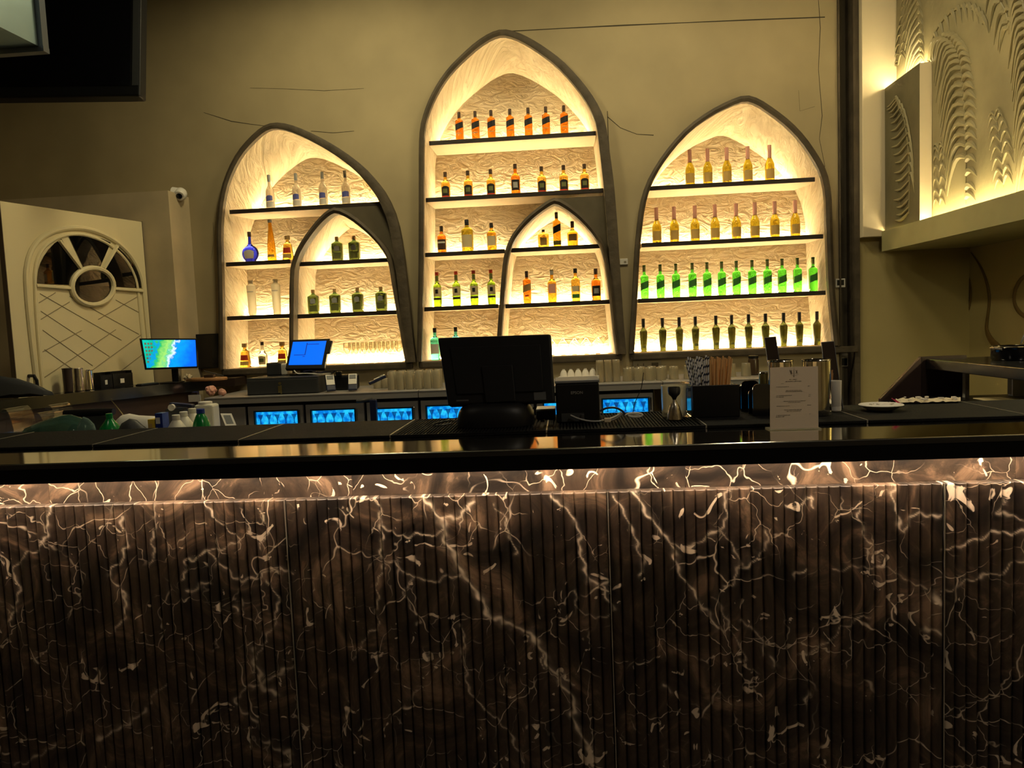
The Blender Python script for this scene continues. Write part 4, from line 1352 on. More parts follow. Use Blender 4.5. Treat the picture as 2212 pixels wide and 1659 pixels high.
obj('stand', B().box(bc.x - 0.05, bc.x + 0.05, 6.08, 6.2, ZDR + 0.014, ZDR + 0.08, 0.01).box(bc.x - 0.11, bc.x + 0.11, 6.0, 6.22, ZDR + 0.001, ZDR + 0.0145, 0.005), 'black_plastic', rt)
obj('card_reader', slab([P(703, 762, 6.0), P(712, 762, 6.0), P(718, 736, 6.06), P(709, 736, 6.06)], 0.02), 'black_plastic', rt)
# small receipt printer beside it
x0, x1, z0, z1 = R(577, 783, 616, 812, 6.12)
rt = thing('receipt_printer', ((x0 + x1) / 2, 6.18, ZDR), 'small grey and white receipt printer beside the blue till screen', 'printer')
obj('printer_body', B().box(x0, x1 - 0.03, 6.1, 6.24, ZDR + 0.001, z1, 0.012), 'dark_grey', rt)
obj('side_cover', B().box(x1 - 0.032, x1 + 0.02, 6.1, 6.24, ZDR + 0.001, z1 - 0.012, 0.012), 'white_plastic', rt)
# loose cables behind the touch screen
for lab, line, mt_ in (('black cable curling beside the blue till screen', [(655, 803), (672, 800), (690, 806), (705, 803), (720, 806), (724, 800)], 'black_plastic'), ('white cable lying in front of the blue till screen', [(635, 800), (642, 808), (660, 806), (690, 812), (715, 806)], 'cable_white')):
    q = [P(x, y, 5.92) for x, y in line]
    for v in q:
        v.z = max(v.z, ZDR + 0.008)
    tag(obj('cable', B().tube(smooth_open(q, 2), 0.005, 6), mt_), lab, 'cable')

# three card terminals and a black charger box
for i, (cpx, w, ang_, lab) in enumerate((((716, 848), 0.075, 24, 'white faced card terminal standing next to the cash drawer'), ((762, 846), 0.075, 10, 'card terminal leaning beside the black charger, middle of the three'), ((798, 850), 0.075, -72, 'card terminal lying on its side by the tumblers'))):
    c = P(cpx[0], cpx[1], 5.86)
    rt = thing('card_terminal', (c.x, 5.86, ZK), lab, 'card terminal', 'card terminals on the back counter', rad(ang_))
    tilt = Matrix.Translation((0, 0, 0.012)) @ Matrix.Rotation(rad(-38 if i < 2 else -75), 4, 'X')
    dd = Matrix.Translation((0, 0, 0.06 if i == 2 else 0.012)) @ Matrix.Rotation(rad(-32 if i < 2 else -68), 4, 'X')
    obj('terminal_body', B().box(-w / 2, w / 2, -0.012, 0.012, 0.0, 0.15, 0.008, M=dd), 'navy', rt, local=True)
    obj('face_plate', B().box(-w / 2 + 0.004, w / 2 - 0.004, -0.016, -0.0122, 0.05, 0.145, 0.002, M=dd), 'white_plastic', rt, local=True)
    obj('paper_slot', B().box(-w / 2 + 0.012, w / 2 - 0.012, -0.019, -0.0163, 0.10, 0.135, 0.001, M=dd), 'grey_plastic', rt, local=True)
c = P(742, 835, 6.05)
rt = thing('charger_box', (c.x, 6.1, ZK), 'black lumpy charger box behind the card terminals', 'charger')
obj('box_body', B().box(c.x - 0.09, c.x + 0.10, 6.05, 6.2, ZK + 0.001, ZK + 0.13, 0.02), 'black_plastic', rt)
obj('box_plug', B().box(c.x - 0.06, c.x - 0.01, 6.04, 6.06, ZK + 0.12, ZK + 0.16, 0.006), 'black_plastic', rt)

# tumblers on the back counter
TB = {}
for key, hh, r0, r1 in (('high', 0.15, 0.030, 0.034), ('rock', 0.105, 0.034, 0.040), ('tall', 0.175, 0.030, 0.032), ('low', 0.085, 0.032, 0.037)):
    a = B().lathe([(r0 * 0.9, 0), (r0, 0.004), (r1, hh), (r1 - 0.003, hh), (r0 - 0.003, 0.012), (0.001, 0.012)], 14, cap=False).mesh('glass_wall')
    a.materials.append(M['frost_glass'])
    c = B().lathe([(r0 * 0.5, 0.0125), (r0 - 0.0035, 0.014), (r0 - 0.004, 0.02), (r0 * 0.4, 0.02)], 12).mesh('glass_base')
    c.materials.append(M['frost_glass'])
    TB[key] = (a, c, hh)


def tumbler(key, x, y, z, lab, grp, flip=False):
    a, c, hh = TB[key]
    rt = thing('tumbler', (x, y, z + (hh if flip else 0) + 0.001), lab, 'glass', grp)
    if flip:
        rt.rotation_euler = (math.pi, 0, 0)
    for nm, me in (('glass_wall', a), ('glass_base', c)):
        o = bpy.data.objects.new(nm, me); COL.objects.link(o); o.parent = rt


def trow(key, px0, px1, n_, Y, where, grp, flip=True, z=ZK):
    for i in range(n_):
        x = P(px0 + (px1 - px0) * i / max(1, n_ - 1), 830, Y).x
        tumbler(key, x, Y, z, f'{ORD[i]} upturned tumbler from the left, {where}', grp, flip)


trow('high', 846, 944, 6, 5.90, 'front row beside the till screen', 'tumblers left of the till')
trow('high', 850, 948, 6, 6.03, 'rear row beside the till screen', 'tumblers left of the till')
trow('low', 816, 834, 2, 6.12, 'low pair by the terminals', 'tumblers left of the till')
trow('tall', 1297, 1332, 3, 5.92, 'tall trio next to the printer', 'tumblers behind the printer')
trow('rock', 1356, 1428, 4, 5.92, 'front frosted row below the socket', 'tumblers behind the printer')
trow('rock', 1362, 1432, 4, 6.05, 'rear frosted row below the socket', 'tumblers behind the printer')
trow('rock', 1456, 1488, 2, 5.95, 'pair behind the striped straws', 'tumblers behind the straws')
trow('rock', 1580, 1612, 2, 6.0, 'pair right behind the brown straws', 'tumblers behind the straws')
c = P(1628, 810, 6.1)
rt = thing('storage_jar', (c.x, 6.1, ZK), 'dark lidded storage jar on the back counter near the menu', 'jar')
obj('jar_body', B().lathe([(0.035, 0.001), (0.042, 0.006), (0.042, 0.12), (0.036, 0.135)], 16, c=(c.x, 6.1, ZK)), 'jar_dark', rt)
obj('jar_lid', B().lathe([(0.04, 0.136), (0.04, 0.155), (0.02, 0.16)], 16, c=(c.x, 6.1, ZK)), 'black_plastic', rt)
# tray of upturned white cups that shows over the printer
x0, x1, z0, z1 = R(1207, 805, 1292, 824, 5.9)
rt = thing('serving_tray', ((x0 + x1) / 2, 5.95, ZK), 'white tray on the back counter seen over the printer', 'tray')
obj('tray_base', B().box(x0, x1, 5.86, 6.06, ZK + 0.001, ZK + 0.05, 0.006), 'white_matte', rt)
obj('tray_rim', B().box(x0 - 0.006, x1 + 0.006, 5.852, 5.8595, ZK + 0.035, ZK + 0.06, 0.002), 'white_matte', rt)
cupm = B().lathe([(0.030, 0), (0.030, 0.004), (0.026, 0.03), (0.016, 0.052), (0.004, 0.056)], 14).mesh('cup_shell')
cupm.materials.append(M['white_matte'])
cupf = B().lathe([(0.010, 0.0545), (0.012, 0.062), (0.009, 0.062)], 10).mesh('foot_ring')
cupf.materials.append(M['white_matte'])
for i in range(5):
    x = x0 + 0.04 + (x1 - x0 - 0.08) * i / 4
    t_ = thing('espresso_cup', (x, 5.95, ZK + 0.051), f'{ORD[i]} upturned white cup from the left on the tray over the printer', 'cup', 'upturned cups on the tray')
    for nm, me in (('cup_shell', cupm), ('foot_ring', cupf)):
        o = bpy.data.objects.new(nm, me); COL.objects.link(o); o.parent = t_

# wall fittings
def plate(name, px, Y, lab, cat, holes, mtl='white_plastic', th=0.012, hole_m='black_plastic'):
    x0, x1, z0, z1 = R(*px, Y)
    rt = thing(name, ((x0 + x1) / 2, Y, z0), lab, cat)
    obj('cover_plate', B().box(x0, x1, Y - th, Y - 0.0005, z0, z1, 0.003), mtl, rt)
    for (u0, v0, u1, v1) in holes:
        obj('inset_panel', B().box(x0 + (x1 - x0) * u0, x0 + (x1 - x0) * u1, Y - th - 0.002, Y - th - 0.0001, z0 + (z1 - z0) * v0, z0 + (z1 - z0) * v1), hole_m, rt)


mat('socket_grey', (0.30, 0.26, 0.18), 0.5)
plate('wall_socket', (1367, 778, 1428, 797), YW, 'wide grey wall socket plate behind the frosted tumblers', 'socket', [(0.16, 0.35, 0.19, 0.65), (0.36, 0.35, 0.39, 0.65), (0.66, 0.2, 0.90, 0.7)], 'socket_grey', hole_m='spandrel_plaster')
plate('wall_socket', (1810, 764, 1831, 792), YW + 0.12, 'dark wall socket low on the corner column', 'socket', [(0.2, 0.1, 0.9, 0.65)], 'socket_grey')
plate('wall_switch', (1804, 602, 1825, 621), YW - 0.0, 'small white thermostat with dark display beside the corner column', 'thermostat', [(0.15, 0.25, 0.85, 0.85)])
plate('wall_sensor', (1339, 559, 1356, 572), YW, 'small white sensor box between the tallest and the column side niche', 'sensor', [(0.5, 0.3, 0.8, 0.6)], hole_m='socket_grey')
# horizontal conduit at the foot of the column
x0, x1, z0, z1 = R(1800, 748, 1852, 761, YW - 0.05)
tag(obj('skirting_ledge', B().box(x0, x1, YW - 0.07, YW - 0.052, z0, z1, 0.003), 'frame_plaster'), 'short plaster ledge across the foot of the corner column', 'ledge')


def cctv(c, lab, s=1.0, dirv=(0.15, -0.75, -0.65), wallv=(0, 0, 1)):
    c = Vector(c)
    rt = thing('security_camera', c, lab, 'camera')
    w = Vector(wallv)
    d = Vector(dirv).normalized()
    obj('mount', B().cyl(c, c - w * 0.035 * s, 0.055 * s, 0.048 * s, 20), 'white_plastic', rt)
    h = c - w * 0.05 * s
    rot = d.to_track_quat('Z', 'Y').to_matrix()
    bd = obj('camera_ball', B().lathe([(0.004, -0.05 * s), (0.03 * s, -0.042 * s), (0.045 * s, -0.02 * s), (0.047 * s, 0.01 * s), (0.04 * s, 0.04 * s), (0.034 * s, 0.046 * s)], 18, c=h, ax=rot), 'white_plastic', rt)
    obj('lens', B().lathe([(0.022 * s, 0.0465 * s), (0.02 * s, 0.052 * s), (0.006 * s, 0.055 * s)], 14, c=h, ax=rot), 'black_gloss', bd)


q = P(376, 420, 6.33)
cctv((q.x + 0.0, 6.33, q.z), 'white dome security camera on the door housing', 1.15, (0.2, -0.8, -0.45), (-1, 0, 0.0))
q = PX(1928, 539, 2.78)
cctv((2.78, q.y, ZB0 - 0.001), 'white security camera under the lit kitchen ledge', 1.1, (-0.2, -0.7, -0.6))

# ------------------------------------------------------------------ door, its housing and the side counter
YH = 6.15
xr_ = P(374, 560, YH).x
xo = P(318, 620, YH).x
ZH = 2.715
ZO = 2.47
struct('wall_door_housing', B().box(xo, xr_, YH, YW - 0.001, 0, ZH).box(XL, xo, YH, YW - 0.001, ZO, ZH).box(XL, xo - 0.9, YH, YW - 0.001, 0, ZO), 'door_frame_paint')
DH = Vector((-3.545, YH - 0.02, 0)); DF = Vector((-3.868, 4.95, 0))
du = (DH - DF).normalized(); dn = Vector((du.y, -du.x, 0))     # dn points to the aisle side
if dn.dot(CAM - DF) < 0:
    dn = -dn


def D(px, py, d=0.0):
    return PN(px, py, DF, dn) + dn * d


door = thing('door_1', DF.lerp(DH, 0.5), 'cream door standing open with a round arched window and diagonal lattice', 'door')
tag(door, kind='structure')
WD = (DH - DF).length
b = B().poly([DF + Vector((0, 0, 0.02)), DH + Vector((0, 0, 0.02)), DH + Vector((0, 0, 2.462)), DF + Vector((0, 0, 2.462))], -dn * 0.045)
obj('door_leaf', b, 'door_paint', door)
b = B().poly([DF - du * 0.004 + Vector((0, 0, 0.02)), DF - du * 0.0005 + Vector((0, 0, 0.02)), DF - du * 0.0005 + Vector((0, 0, 2.46)), DF - du * 0.004 + Vector((0, 0, 2.46))], -dn * 0.045)
obj('edge_strip', b, 'door_edge', door)
OUT_ = [(80, 838), (70, 760), (60, 670), (56, 620), (55, 582), (64, 543), (87, 512), (127, 494), (174, 491), (217, 503), (253, 523), (284, 554), (302, 590), (309, 622), (314, 680), (320, 740)]
IN_ = [(92, 838), (84, 760), (77, 670), (75, 622), (74, 586), (82, 551), (101, 526), (134, 508), (172, 505), (210, 515), (243, 533), (272, 561), (290, 594), (297, 622), (302, 680), (308, 740)]
for line, rr in ((OUT_, 0.020), (IN_, 0.013)):
    obj('arch_moulding', B().tube(smooth_open([D(x, y, 0.002) for x, y in line], 2), rr, 8, fl=1.0), 'door_paint', door)
GL = [(79, 613), (79, 606), (83, 575), (98, 545), (123, 519), (156, 507), (195, 509), (231, 519), (260, 539), (286, 568), (301, 597), (305, 622)]
cen = (198, 617)
arcs = smooth_open([Vector((x, y, 0)) for x, y in GL], 1)


def sector(a0, a1):
    pts = [v for v in arcs if a0 <= math.atan2(-(v.y - cen[1]), v.x - cen[0]) <= a1]
    return [D(v.x, v.y, 0.0035) for v in pts] + [D(*cen, 0.0035)]


for a0, a1 in ((-0.3, 1.02), (1.06, 2.06), (2.10, 3.3)):
    sp = sector(a0, a1)
    if len(sp) > 3:
        obj('window_pane', B().poly(sp, dn * 0.002), 'dark_glass', door, ang=0)
ringpts = [(198 + 45 * math.cos(a), 619 + 40 * math.sin(a)) for a in [2 * math.pi * k / 28 for k in range(29)]]
obj('window_pane', B().poly([D(198 + 40 * math.cos(a), 619 + 36 * math.sin(a), 0.0062) for a in [2 * math.pi * k / 24 for k in range(24)]], dn * 0.002), 'dark_glass', door, ang=0)
obj('window_ring', B().tube([D(x, y, 0.010) for x, y in ringpts], 0.021, 8), 'door_paint', door)
for (a, c) in (((126, 520), (172, 580)), ((251, 531), (222, 580))):
    obj('muntin', B().tube([D(*a, 0.012), D(*c, 0.012)], 0.016, 6), 'door_paint', door)
for (a, c) in (((76, 617), (153, 623)), ((246, 624), (306, 629))):
    obj('window_sill_bar', B().tube([D(*a, 0.010), D(*c, 0.010)], 0.014, 6), 'door_paint', door)
for (a, c) in (((86, 634), (262, 735)), ((88, 672), (236, 770)), ((92, 713), (200, 790)), ((96, 755), (160, 800)), ((150, 640), (300, 722)), ((250, 648), (300, 675)),
               ((92, 760), (176, 714)), ((88, 690), (150, 652)), ((96, 815), (250, 712)), ((150, 835), (306, 722)), ((212, 690), (298, 640)), ((220, 832), (308, 765)), ((84, 654), (120, 632))):
    obj('lattice_line', B().tube([D(*a, 0.001), D(*c, 0.001)], 0.0028, 5), 'door_line', door)
obj('door_handle', B().tube([D(62, 812, 0.0), D(62, 812, 0.05), D(66, 822, 0.06), D(68, 838, 0.06)], 0.012, 8), 'black_plastic', door)

# narrow dark counter in front of the door
ZS = 1.10
fa, fb = PZ(-40, 868, ZS), PZ(470, 818, ZS)
poly = [Vector((fa.x, fa.y, 0)), Vector((fb.x, min(fb.y, YH + 0.0), 0)), Vector((xr_ + 0.004, YH + 0.0, 0)), Vector((xr_ - 0.05, YH - 0.012, 0)), DH + dn * 0.05 - du * 0.05, DF + dn * 0.035, DF - du * 0.3 + dn * 0.03]
sc = thing('side_counter', (fa.lerp(fb, 0.5).x, 5.6, 0), 'dark narrow counter running past the open cream door', 'counter')
obj('counter_slab', B().poly([v + Vector((0, 0, ZS - 0.085)) for v in poly], (0, 0, 0.085)), 'black_stone', sc)
inn = [v.lerp(DF.lerp(DH, 0.5), 0.12) for v in poly]
obj('counter_panel', B().poly([v + Vector((0, 0, 0.001)) for v in inn], (0, 0, ZS - 0.087)), 'brown_panel', sc)
obj('end_bracket', B().box(fb.x - 0.1, fb.x + 0.16, YH + 0.1, YW - 0.002, ZS - 0.07, ZS - 0.0), 'dark_wood', sc)

# till monitor at the end of the side counter, and the black panel on the wall behind it
c4 = [P(313, 799, 5.75), P(428, 795, 5.95), P(425, 731, 5.95), P(301, 731, 5.75)]
mc = (c4[0] + c4[1]) / 2
rt = thing('desktop_monitor', (mc.x, mc.y, ZS), 'monitor showing a green and blue coast picture on the side counter', 'monitor')
obj('monitor_shell', slab(c4, 0.03, 0.003), 'black_plastic', rt)
ds = obj('display', slab(push(inset(c4, 0.04, 0.025, 0.06, 0.05), 0.001), 0.0008), 'screen_picture', rt, ang=0)
ci = push(inset(c4, 0.04, 0.025, 0.06, 0.05), 0.0018)
for k in range(18):
    u, v = 0.03 + 0.055 * (k % 3), 0.90 - 0.13 * (k // 3)
    obj('desktop_icon', slab(inset(ci, u, 1 - u - 0.035, v - 0.07, 1 - v), 0.0005), 'label_white' if k % 4 else 'label_silver', ds, ang=0)
obj('monitor_stand', B().box(mc.x - 0.03, mc.x + 0.03, mc.y + 0.04, mc.y + 0.08, ZS + 0.01, ZS + 0.16, 0.006).box(mc.x - 0.09, mc.x + 0.05, mc.y - 0.05, mc.y + 0.10, ZS + 0.001, ZS + 0.0105, 0.004), 'black_plastic', rt)
x0, x1, z0, z1 = R(384, 722, 472, 797, YW - 0.06)
rt = thing('wall_television', ((x0 + x1) / 2, YW - 0.03, z0), 'switched off black screen on the wall behind the small monitor', 'television')
obj('screen_shell', B().box(x0, x1, YW - 0.06, YW - 0.001, z0, z1, 0.004), 'black_plastic', rt)
obj('dark_display', B().box(x0 + 0.01, x1 - 0.01, YW - 0.0615, YW - 0.0605, z0 + 0.012, z1 - 0.01), 'black_gloss', rt)
# wooden board with a pen pot at the counter's end
q = PZ(424, 812, ZS)
rt = thing('serving_board', (fb.x - 0.06, 6.02, ZS), 'rounded tan wooden board on the end of the side counter', 'board')
bx = P(446, 812, 6.0).x
obj('board_plate', B().lathe([(0.16, 0.001), (0.165, 0.006), (0.165, 0.02), (0.16, 0.026)], 26, c=(bx, 6.02, ZS), dy=0.55), 'amber_wood', rt)
obj('board_handle', B().box(bx - 0.185, bx - 0.14, 6.0, 6.04, ZS + 0.002, ZS + 0.02, 0.006), 'amber_wood', rt)
rt = thing('pen_box', (bx + 0.02, 6.02, ZS + 0.027), 'small dark box lying on the tan wooden board', 'box')
obj('box_body', B().box(bx - 0.02, bx + 0.06, 5.99, 6.05, ZS + 0.027, ZS + 0.052, 0.004), 'dark_wood', rt)
obj('pen', B().cyl((bx - 0.02, 6.0, ZS + 0.085), (bx + 0.14, 6.02, ZS + 0.035), 0.004), 'dark_grey', rt)
q = P(404, 795, 6.09)
rt = thing('crumpled_cloth', (q.x, 6.09, ZS), 'small crumpled patterned cloth under the coast picture monitor', 'cloth')
b = B()
bmesh.ops.create_icosphere(b.bm, subdivisions=3, radius=0.05)
for v in b.bm.verts:
    v.co *= 0.75 + 0.5 * noise.noise(v.co * 45)
    v.co.z = max(v.co.z * 0.9, -0.03)
    v.co *= 0.8
    v.co += Vector((q.x, 6.09, ZS + 0.03))
obj('cloth_ball', b, 'cream_pack', rt, ang=0)
rt = thing('keyboard', (P(330, 815, 5.7).x, 5.7, ZS), 'flat black keyboard on the side counter before the monitor', 'keyboard')
kx = P(318, 822, 5.62).x
km = Matrix.Translation((kx, 5.62, ZS + 0.012)) @ Matrix.Rotation(math.atan2(du.y, du.x), 4, 'Z')
obj('key_case', B().box(-0.09, 0.09, -0.03, 0.03, -0.010, 0.006, 0.004, M=km), 'black_plastic', rt)
obj('key_field', B().box(-0.08, 0.08, -0.024, 0.024, 0.0065, 0.010, M=km), 'dark_grey', rt)


def at_counter(px, py, off):
    """point on the side counter under a pixel column"""
    q = PZ(px, py, ZS)
    return q


# steel cups and black boxes on the side counter
CC = lambda px: PN(px, 835, DF + dn * 0.10, dn)
for px, hh, r0, r1, mt_, lab in ((148, 0.175, 0.030, 0.034, 'dark_wood', 'dark brown tall can on the side counter'), (171, 0.17, 0.036, 0.034, 'brushed_cup', 'hammered metal cup on the side counter'), (193, 0.15, 0.036, 0.028, 'chrome', 'shiny conical metal cup on the side counter')):
    q = CC(px)
    rt = thing('metal_cup', (q.x, q.y, ZS), lab, 'cup', 'cups on the side counter')
    obj('cup_wall', B().lathe([(r0 * 0.9, 0.001), (r0, 0.004), (r1, hh), (r1 - 0.003, hh), (r0 - 0.004, 0.01), (0.001, 0.01)], 18, c=(q.x, q.y, ZS), cap=False), mt_, rt)
    obj('cup_rim', B().lathe([(r1 + 0.001, hh - 0.004), (r1 + 0.0025, hh), (r1 + 0.001, hh + 0.003)], 18, c=(q.x, q.y, ZS), cap=False), mt_, rt)
ra = math.atan2(du.y, du.x)
for px, w, lab in ((224, 0.055, 'black napkin box with a white tag nearest the metal cups'), (260, 0.095, 'black open condiment box on the side counter')):
    q = CC(px)
    mm = Matrix.Translation((q.x, q.y, ZS)) @ Matrix.Rotation(ra, 4, 'Z')
    rt = thing('napkin_box', (q.x, q.y, ZS), lab, 'box', 'black boxes on the side counter')
    b = B()
    b.box(-w, w, -0.035, 0.035, 0.001, 0.012, M=mm).box(-w, w, -0.035, -0.029, 0.0125, 0.105, M=mm).box(-w, w, 0.029, 0.035, 0.0125, 0.125, M=mm).box(-w, -w + 0.006, -0.0285, 0.0285, 0.0125, 0.125, M=mm).box(w - 0.006, w, -0.0285, 0.0285, 0.0125, 0.125, M=mm)
    obj('box_body', b, 'black_plastic', rt)
    obj('price_tag', B().box(-w * 0.3, w * 0.1, -0.0375, -0.0355, 0.03, 0.065, M=mm), 'white_matte', rt)
# dark draped cover at the near end of the side counter
q = PZ(40, 868, ZS)
rt = thing('draped_cover', (q.x - 0.05, q.y, ZS), 'grey cloth cover heaped on the near end of the side counter', 'cover')
b = B()
rows = []
for i in range(17):
    row_ = []
    for j in range(9):
        u, v = i / 16, j / 8
        p0 = PZ(-45 + 165 * u, 866 - 10 * u, ZS)
        hgt = 0.16 * max(0, math.cos((u - 0.33) * 1.9)) ** 1.1 * math.sin(math.pi * min(1, 0.02 + v)) ** 0.6
        hgt = max(0.003, hgt + 0.012 * noise.noise(Vector((u * 5, v * 4, 0))))
        row_.append(p0 - dn * (0.015 + 0.10 * v) + Vector((0, 0, hgt)))
    rows.append(row_)
b.grid(rows)
obj('cloth_sheet', b, 'dark_grey', rt, ang=80)


# ------------------------------------------------------------------ things standing on the bar
ZM = ZMAT + 0.001
# big till seen from behind
c4 = [P(968, 877, 2.66), P(1199, 868, 2.66), P(1190, 721, 2.72), P(945, 729, 2.72)]
bx = P(1072, 900, 2.72).x
rt = thing('till_terminal', (bx, 2.72, ZM), 'big black till terminal on the bar, seen from behind', 'till')
mon = obj('monitor_back', slab(c4, 0.045, 0.008), 'black_plastic', rt)
obj('back_panel', slab(push(inset(c4, 0.10, 0.10, 0.16, 0.16), 0.006), 0.0055, 0.002), 'black_plastic', mon)
obj('port_cover', slab(push(inset(c4, 0.36, 0.36, 0.02, 0.45), 0.014), 0.0075, 0.003), 'black_plastic', mon)
mat('sticker', (0.07, 0.07, 0.07), 0.6)
for l, r_, bt, tp in ((0.085, 0.80, 0.06, 0.92), (0.81, 0.08, 0.035, 0.85)):
    obj('sticker', slab(push(inset(c4, l, r_, bt, tp), 0.0012), 0.001), 'sticker', mon, ang=0)
x0, x1, z0, z1 = R(1040, 836, 1107, 890, 2.70)
obj('neck', B().box(x0, x1, 2.705, 2.79, ZM + 0.04, z1 + 0.01, 0.008), 'black_plastic', rt)
hw = 0.143
b = B()
rows = []
for j in range(9):
    s_ = j / 8
    a = s_ * math.pi / 2
    ring = []
    for k in range(29):
        th = 2 * math.pi * k / 28
        x, y = sec(th, 1.0, 3.2, 1.0)
        rr = math.cos(a) ** 0.55 if s_ < 1 else 0.0
        rr = 0.42 + 0.58 * rr
        if j == 8:
            rr = 0.0
        ring.append(Vector((bx + x * hw * rr, 2.72 + y * 0.115 * rr, ZM + 0.002 + 0.082 * math.sin(a) ** 0.9)))
    rows.append(ring)
rows.insert(0, [Vector((v.x, v.y, ZM)) for v in rows[0]])
b.grid(rows)
bmesh.ops.remove_doubles(b.bm, verts=b.bm.verts[:], dist=1e-5)
obj('base', b, 'black_plastic', rt, ang=50)
q = [P(1160, 868, 2.78), P(1155, 880, 2.78), P(1145, 886, 2.78), P(1128, 888, 2.78)]
obj('cable', B().tube(smooth_open(q, 2), 0.003, 6), 'black_plastic', rt)
q = [PZ(982, 908, ZM + 0.006), PZ(972, 908, ZM + 0.015), PZ(950, 912, ZM + 0.006), PZ(930, 918, ZM + 0.005), PZ(948, 920, ZM + 0.005), PZ(975, 915, ZM + 0.005)]
tag(obj('cable', B().tube(smooth_open(q, 2), 0.003, 6), 'black_plastic'), 'thin black cable looping beside the till foot', 'cable')
q = [PZ(1000, 900, ZM + 0.03), PZ(985, 893, ZM + 0.04), PZ(970, 905, ZM + 0.012)]
# small white topped power box behind the till
x0, x1, z0, z1 = R(1158, 883, 1200, 910, 2.80)
rt = thing('power_box', ((x0 + x1) / 2, 2.84, ZM), 'small dark power box with a pale lid between till and printer', 'box')
obj('box_body', B().box(x0, x1, 2.80, 2.90, ZM, z1 - 0.008, 0.004), 'black_plastic', rt)
obj('box_lid', B().box(x0, x1, 2.80, 2.90, z1 - 0.0078, z1, 0.003), 'white_plastic', rt)

# receipt printer on the bar
x0, x1, z0, z1 = R(1201, 823, 1295, 912, 2.68)
rt = thing('receipt_printer', ((x0 + x1) / 2, 2.76, ZM), 'tall black receipt printer on the bar, its back to the viewer', 'printer')
bd = obj('printer_body', B().box(x0, x1, 2.68, 2.85, ZM, z1 - 0.008, 0.006), 'black_plastic', rt)
obj('top_cover', B().box(x0 - 0.002, x1 + 0.002, 2.678, 2.86, z1 - 0.0078, z1 + 0.003, 0.003), 'grey_plastic', rt)
obj('connector_recess', B().box(x0 + 0.018, x0 + 0.10, 2.6765, 2.6798, ZM + 0.004, ZM + 0.034), 'dark_grey', rt)
obj('connector', B().box(x0 + 0.088, x0 + 0.10, 2.668, 2.6763, ZM + 0.01, ZM + 0.03, 0.002), 'steel_dark', rt)


def text(body, size, loc, mtl, parent, name='lettering', rx=90, ext=0.0004):
    cu = bpy.data.curves.new('t', 'FONT')
    cu.body = body; cu.size = size; cu.extrude = ext; cu.align_x = 'CENTER'; cu.align_y = 'CENTER'
    to = bpy.data.objects.new('t', cu)
    COL.objects.link(to)
    dg = bpy.context.evaluated_depsgraph_get()
    me = bpy.data.meshes.new_from_object(to.evaluated_get(dg))
    bpy.data.objects.remove(to)
    me.transform(Matrix.Translation(loc) @ Matrix.Rotation(rad(rx), 4, 'X'))
    me.materials.clear()
    return obj(name, me, mtl, parent)


q = P(1246, 848.5, 2.679)
text('EPSON', 0.0145, (q.x, 2.6792, q.z), 'print_grey', bd)
# cables trailing from the printer
for lab, line, rr, mt_ in (('grey cable drooping across the front of the printer', [(1232, 897), (1250, 905), (1275, 911), (1300, 913), (1325, 908), (1340, 898), (1345, 892)], 0.0035, 'cable_grey'),
                           ('dark blue cable arching from the printer side', [(1296, 888), (1310, 881), (1330, 880), (1345, 888), (1350, 895)], 0.004, 'navy'),
                           ('pale cable with a plug lying on the ribbed mat', [(1300, 910), (1315, 906), (1335, 898), (1342, 890)], 0.004, 'cable_white'),
                           ('white cable tangle coiled on the ribbed mat', [(1350, 897), (1362, 892), (1378, 892), (1390, 896), (1382, 901), (1364, 901), (1354, 896), (1368, 893), (1384, 898), (1372, 900), (1358, 899)], 0.0035, 'cable_white'),
                           ('thin black wire standing up from the cable tangle', [(1367, 892), (1369, 876), (1378, 855), (1386, 838), (1388, 820), (1390, 805)], 0.0014, 'black_plastic')):
    q = [P(x, y, 2.69 if i < 0 else 2.665) for i, (x, y) in enumerate(line)]
    for v in q:
        v.z = max(v.z, ZM + rr)
    o = obj('cable', B().tube(smooth_open(q, 2), rr, 7), mt_)
    tag(o, lab, 'cable')
q = P(1312, 905, 2.66)
tag(obj('plug', B().box(q.x - 0.012, q.x + 0.012, 2.645, 2.66, ZM, ZM + 0.016, 0.003).cyl((q.x - 0.012, 2.652, ZM + 0.008), (q.x - 0.022, 2.652, ZM + 0.008), 0.003), 'cream_pack'), 'cream plug lying beside the printer on the ribbed mat', 'plug')

# rocks glass and hourglass jigger
q = PZ(1456, 897, ZM)
gy = 2.74
gx = P(1456, 890, gy).x
rt = thing('rocks_glass', (gx, gy, ZM), 'pale frosted rocks glass behind the steel jigger', 'glass')
obj('glass_wall', B().lathe([(0.038, 0.0), (0.043, 0.004), (0.046, 0.118), (0.0435, 0.118), (0.040, 0.012), (0.001, 0.012)], 24, c=(gx, gy, ZM), cap=False), 'frost_glass', rt)
obj('glass_base', B().lathe([(0.03, 0.0122), (0.0395, 0.0135), (0.0398, 0.02), (0.03, 0.021)], 20, c=(gx, gy, ZM)), 'white_matte', rt)
jx, jy = P(1457, 880, 2.665).x, 2.665
rt = thing('jigger', (jx, jy, ZM), 'hourglass shaped steel jigger standing on the ribbed mat', 'jigger')
obj('lower_cup', B().lathe([(0.025, 0.0), (0.0275, 0.003), (0.026, 0.018), (0.017, 0.05), (0.008, 0.066), (0.006, 0.072)], 20, c=(jx, jy, ZM)), 'brushed_cup', rt)
obj('upper_cup', B().lathe([(0.006, 0.0725), (0.010, 0.082), (0.020, 0.092), (0.0225, 0.105), (0.0215, 0.118), (0.0205, 0.118), (0.020, 0.106)], 20, c=(jx, jy, ZM)), 'steel_dark', rt)

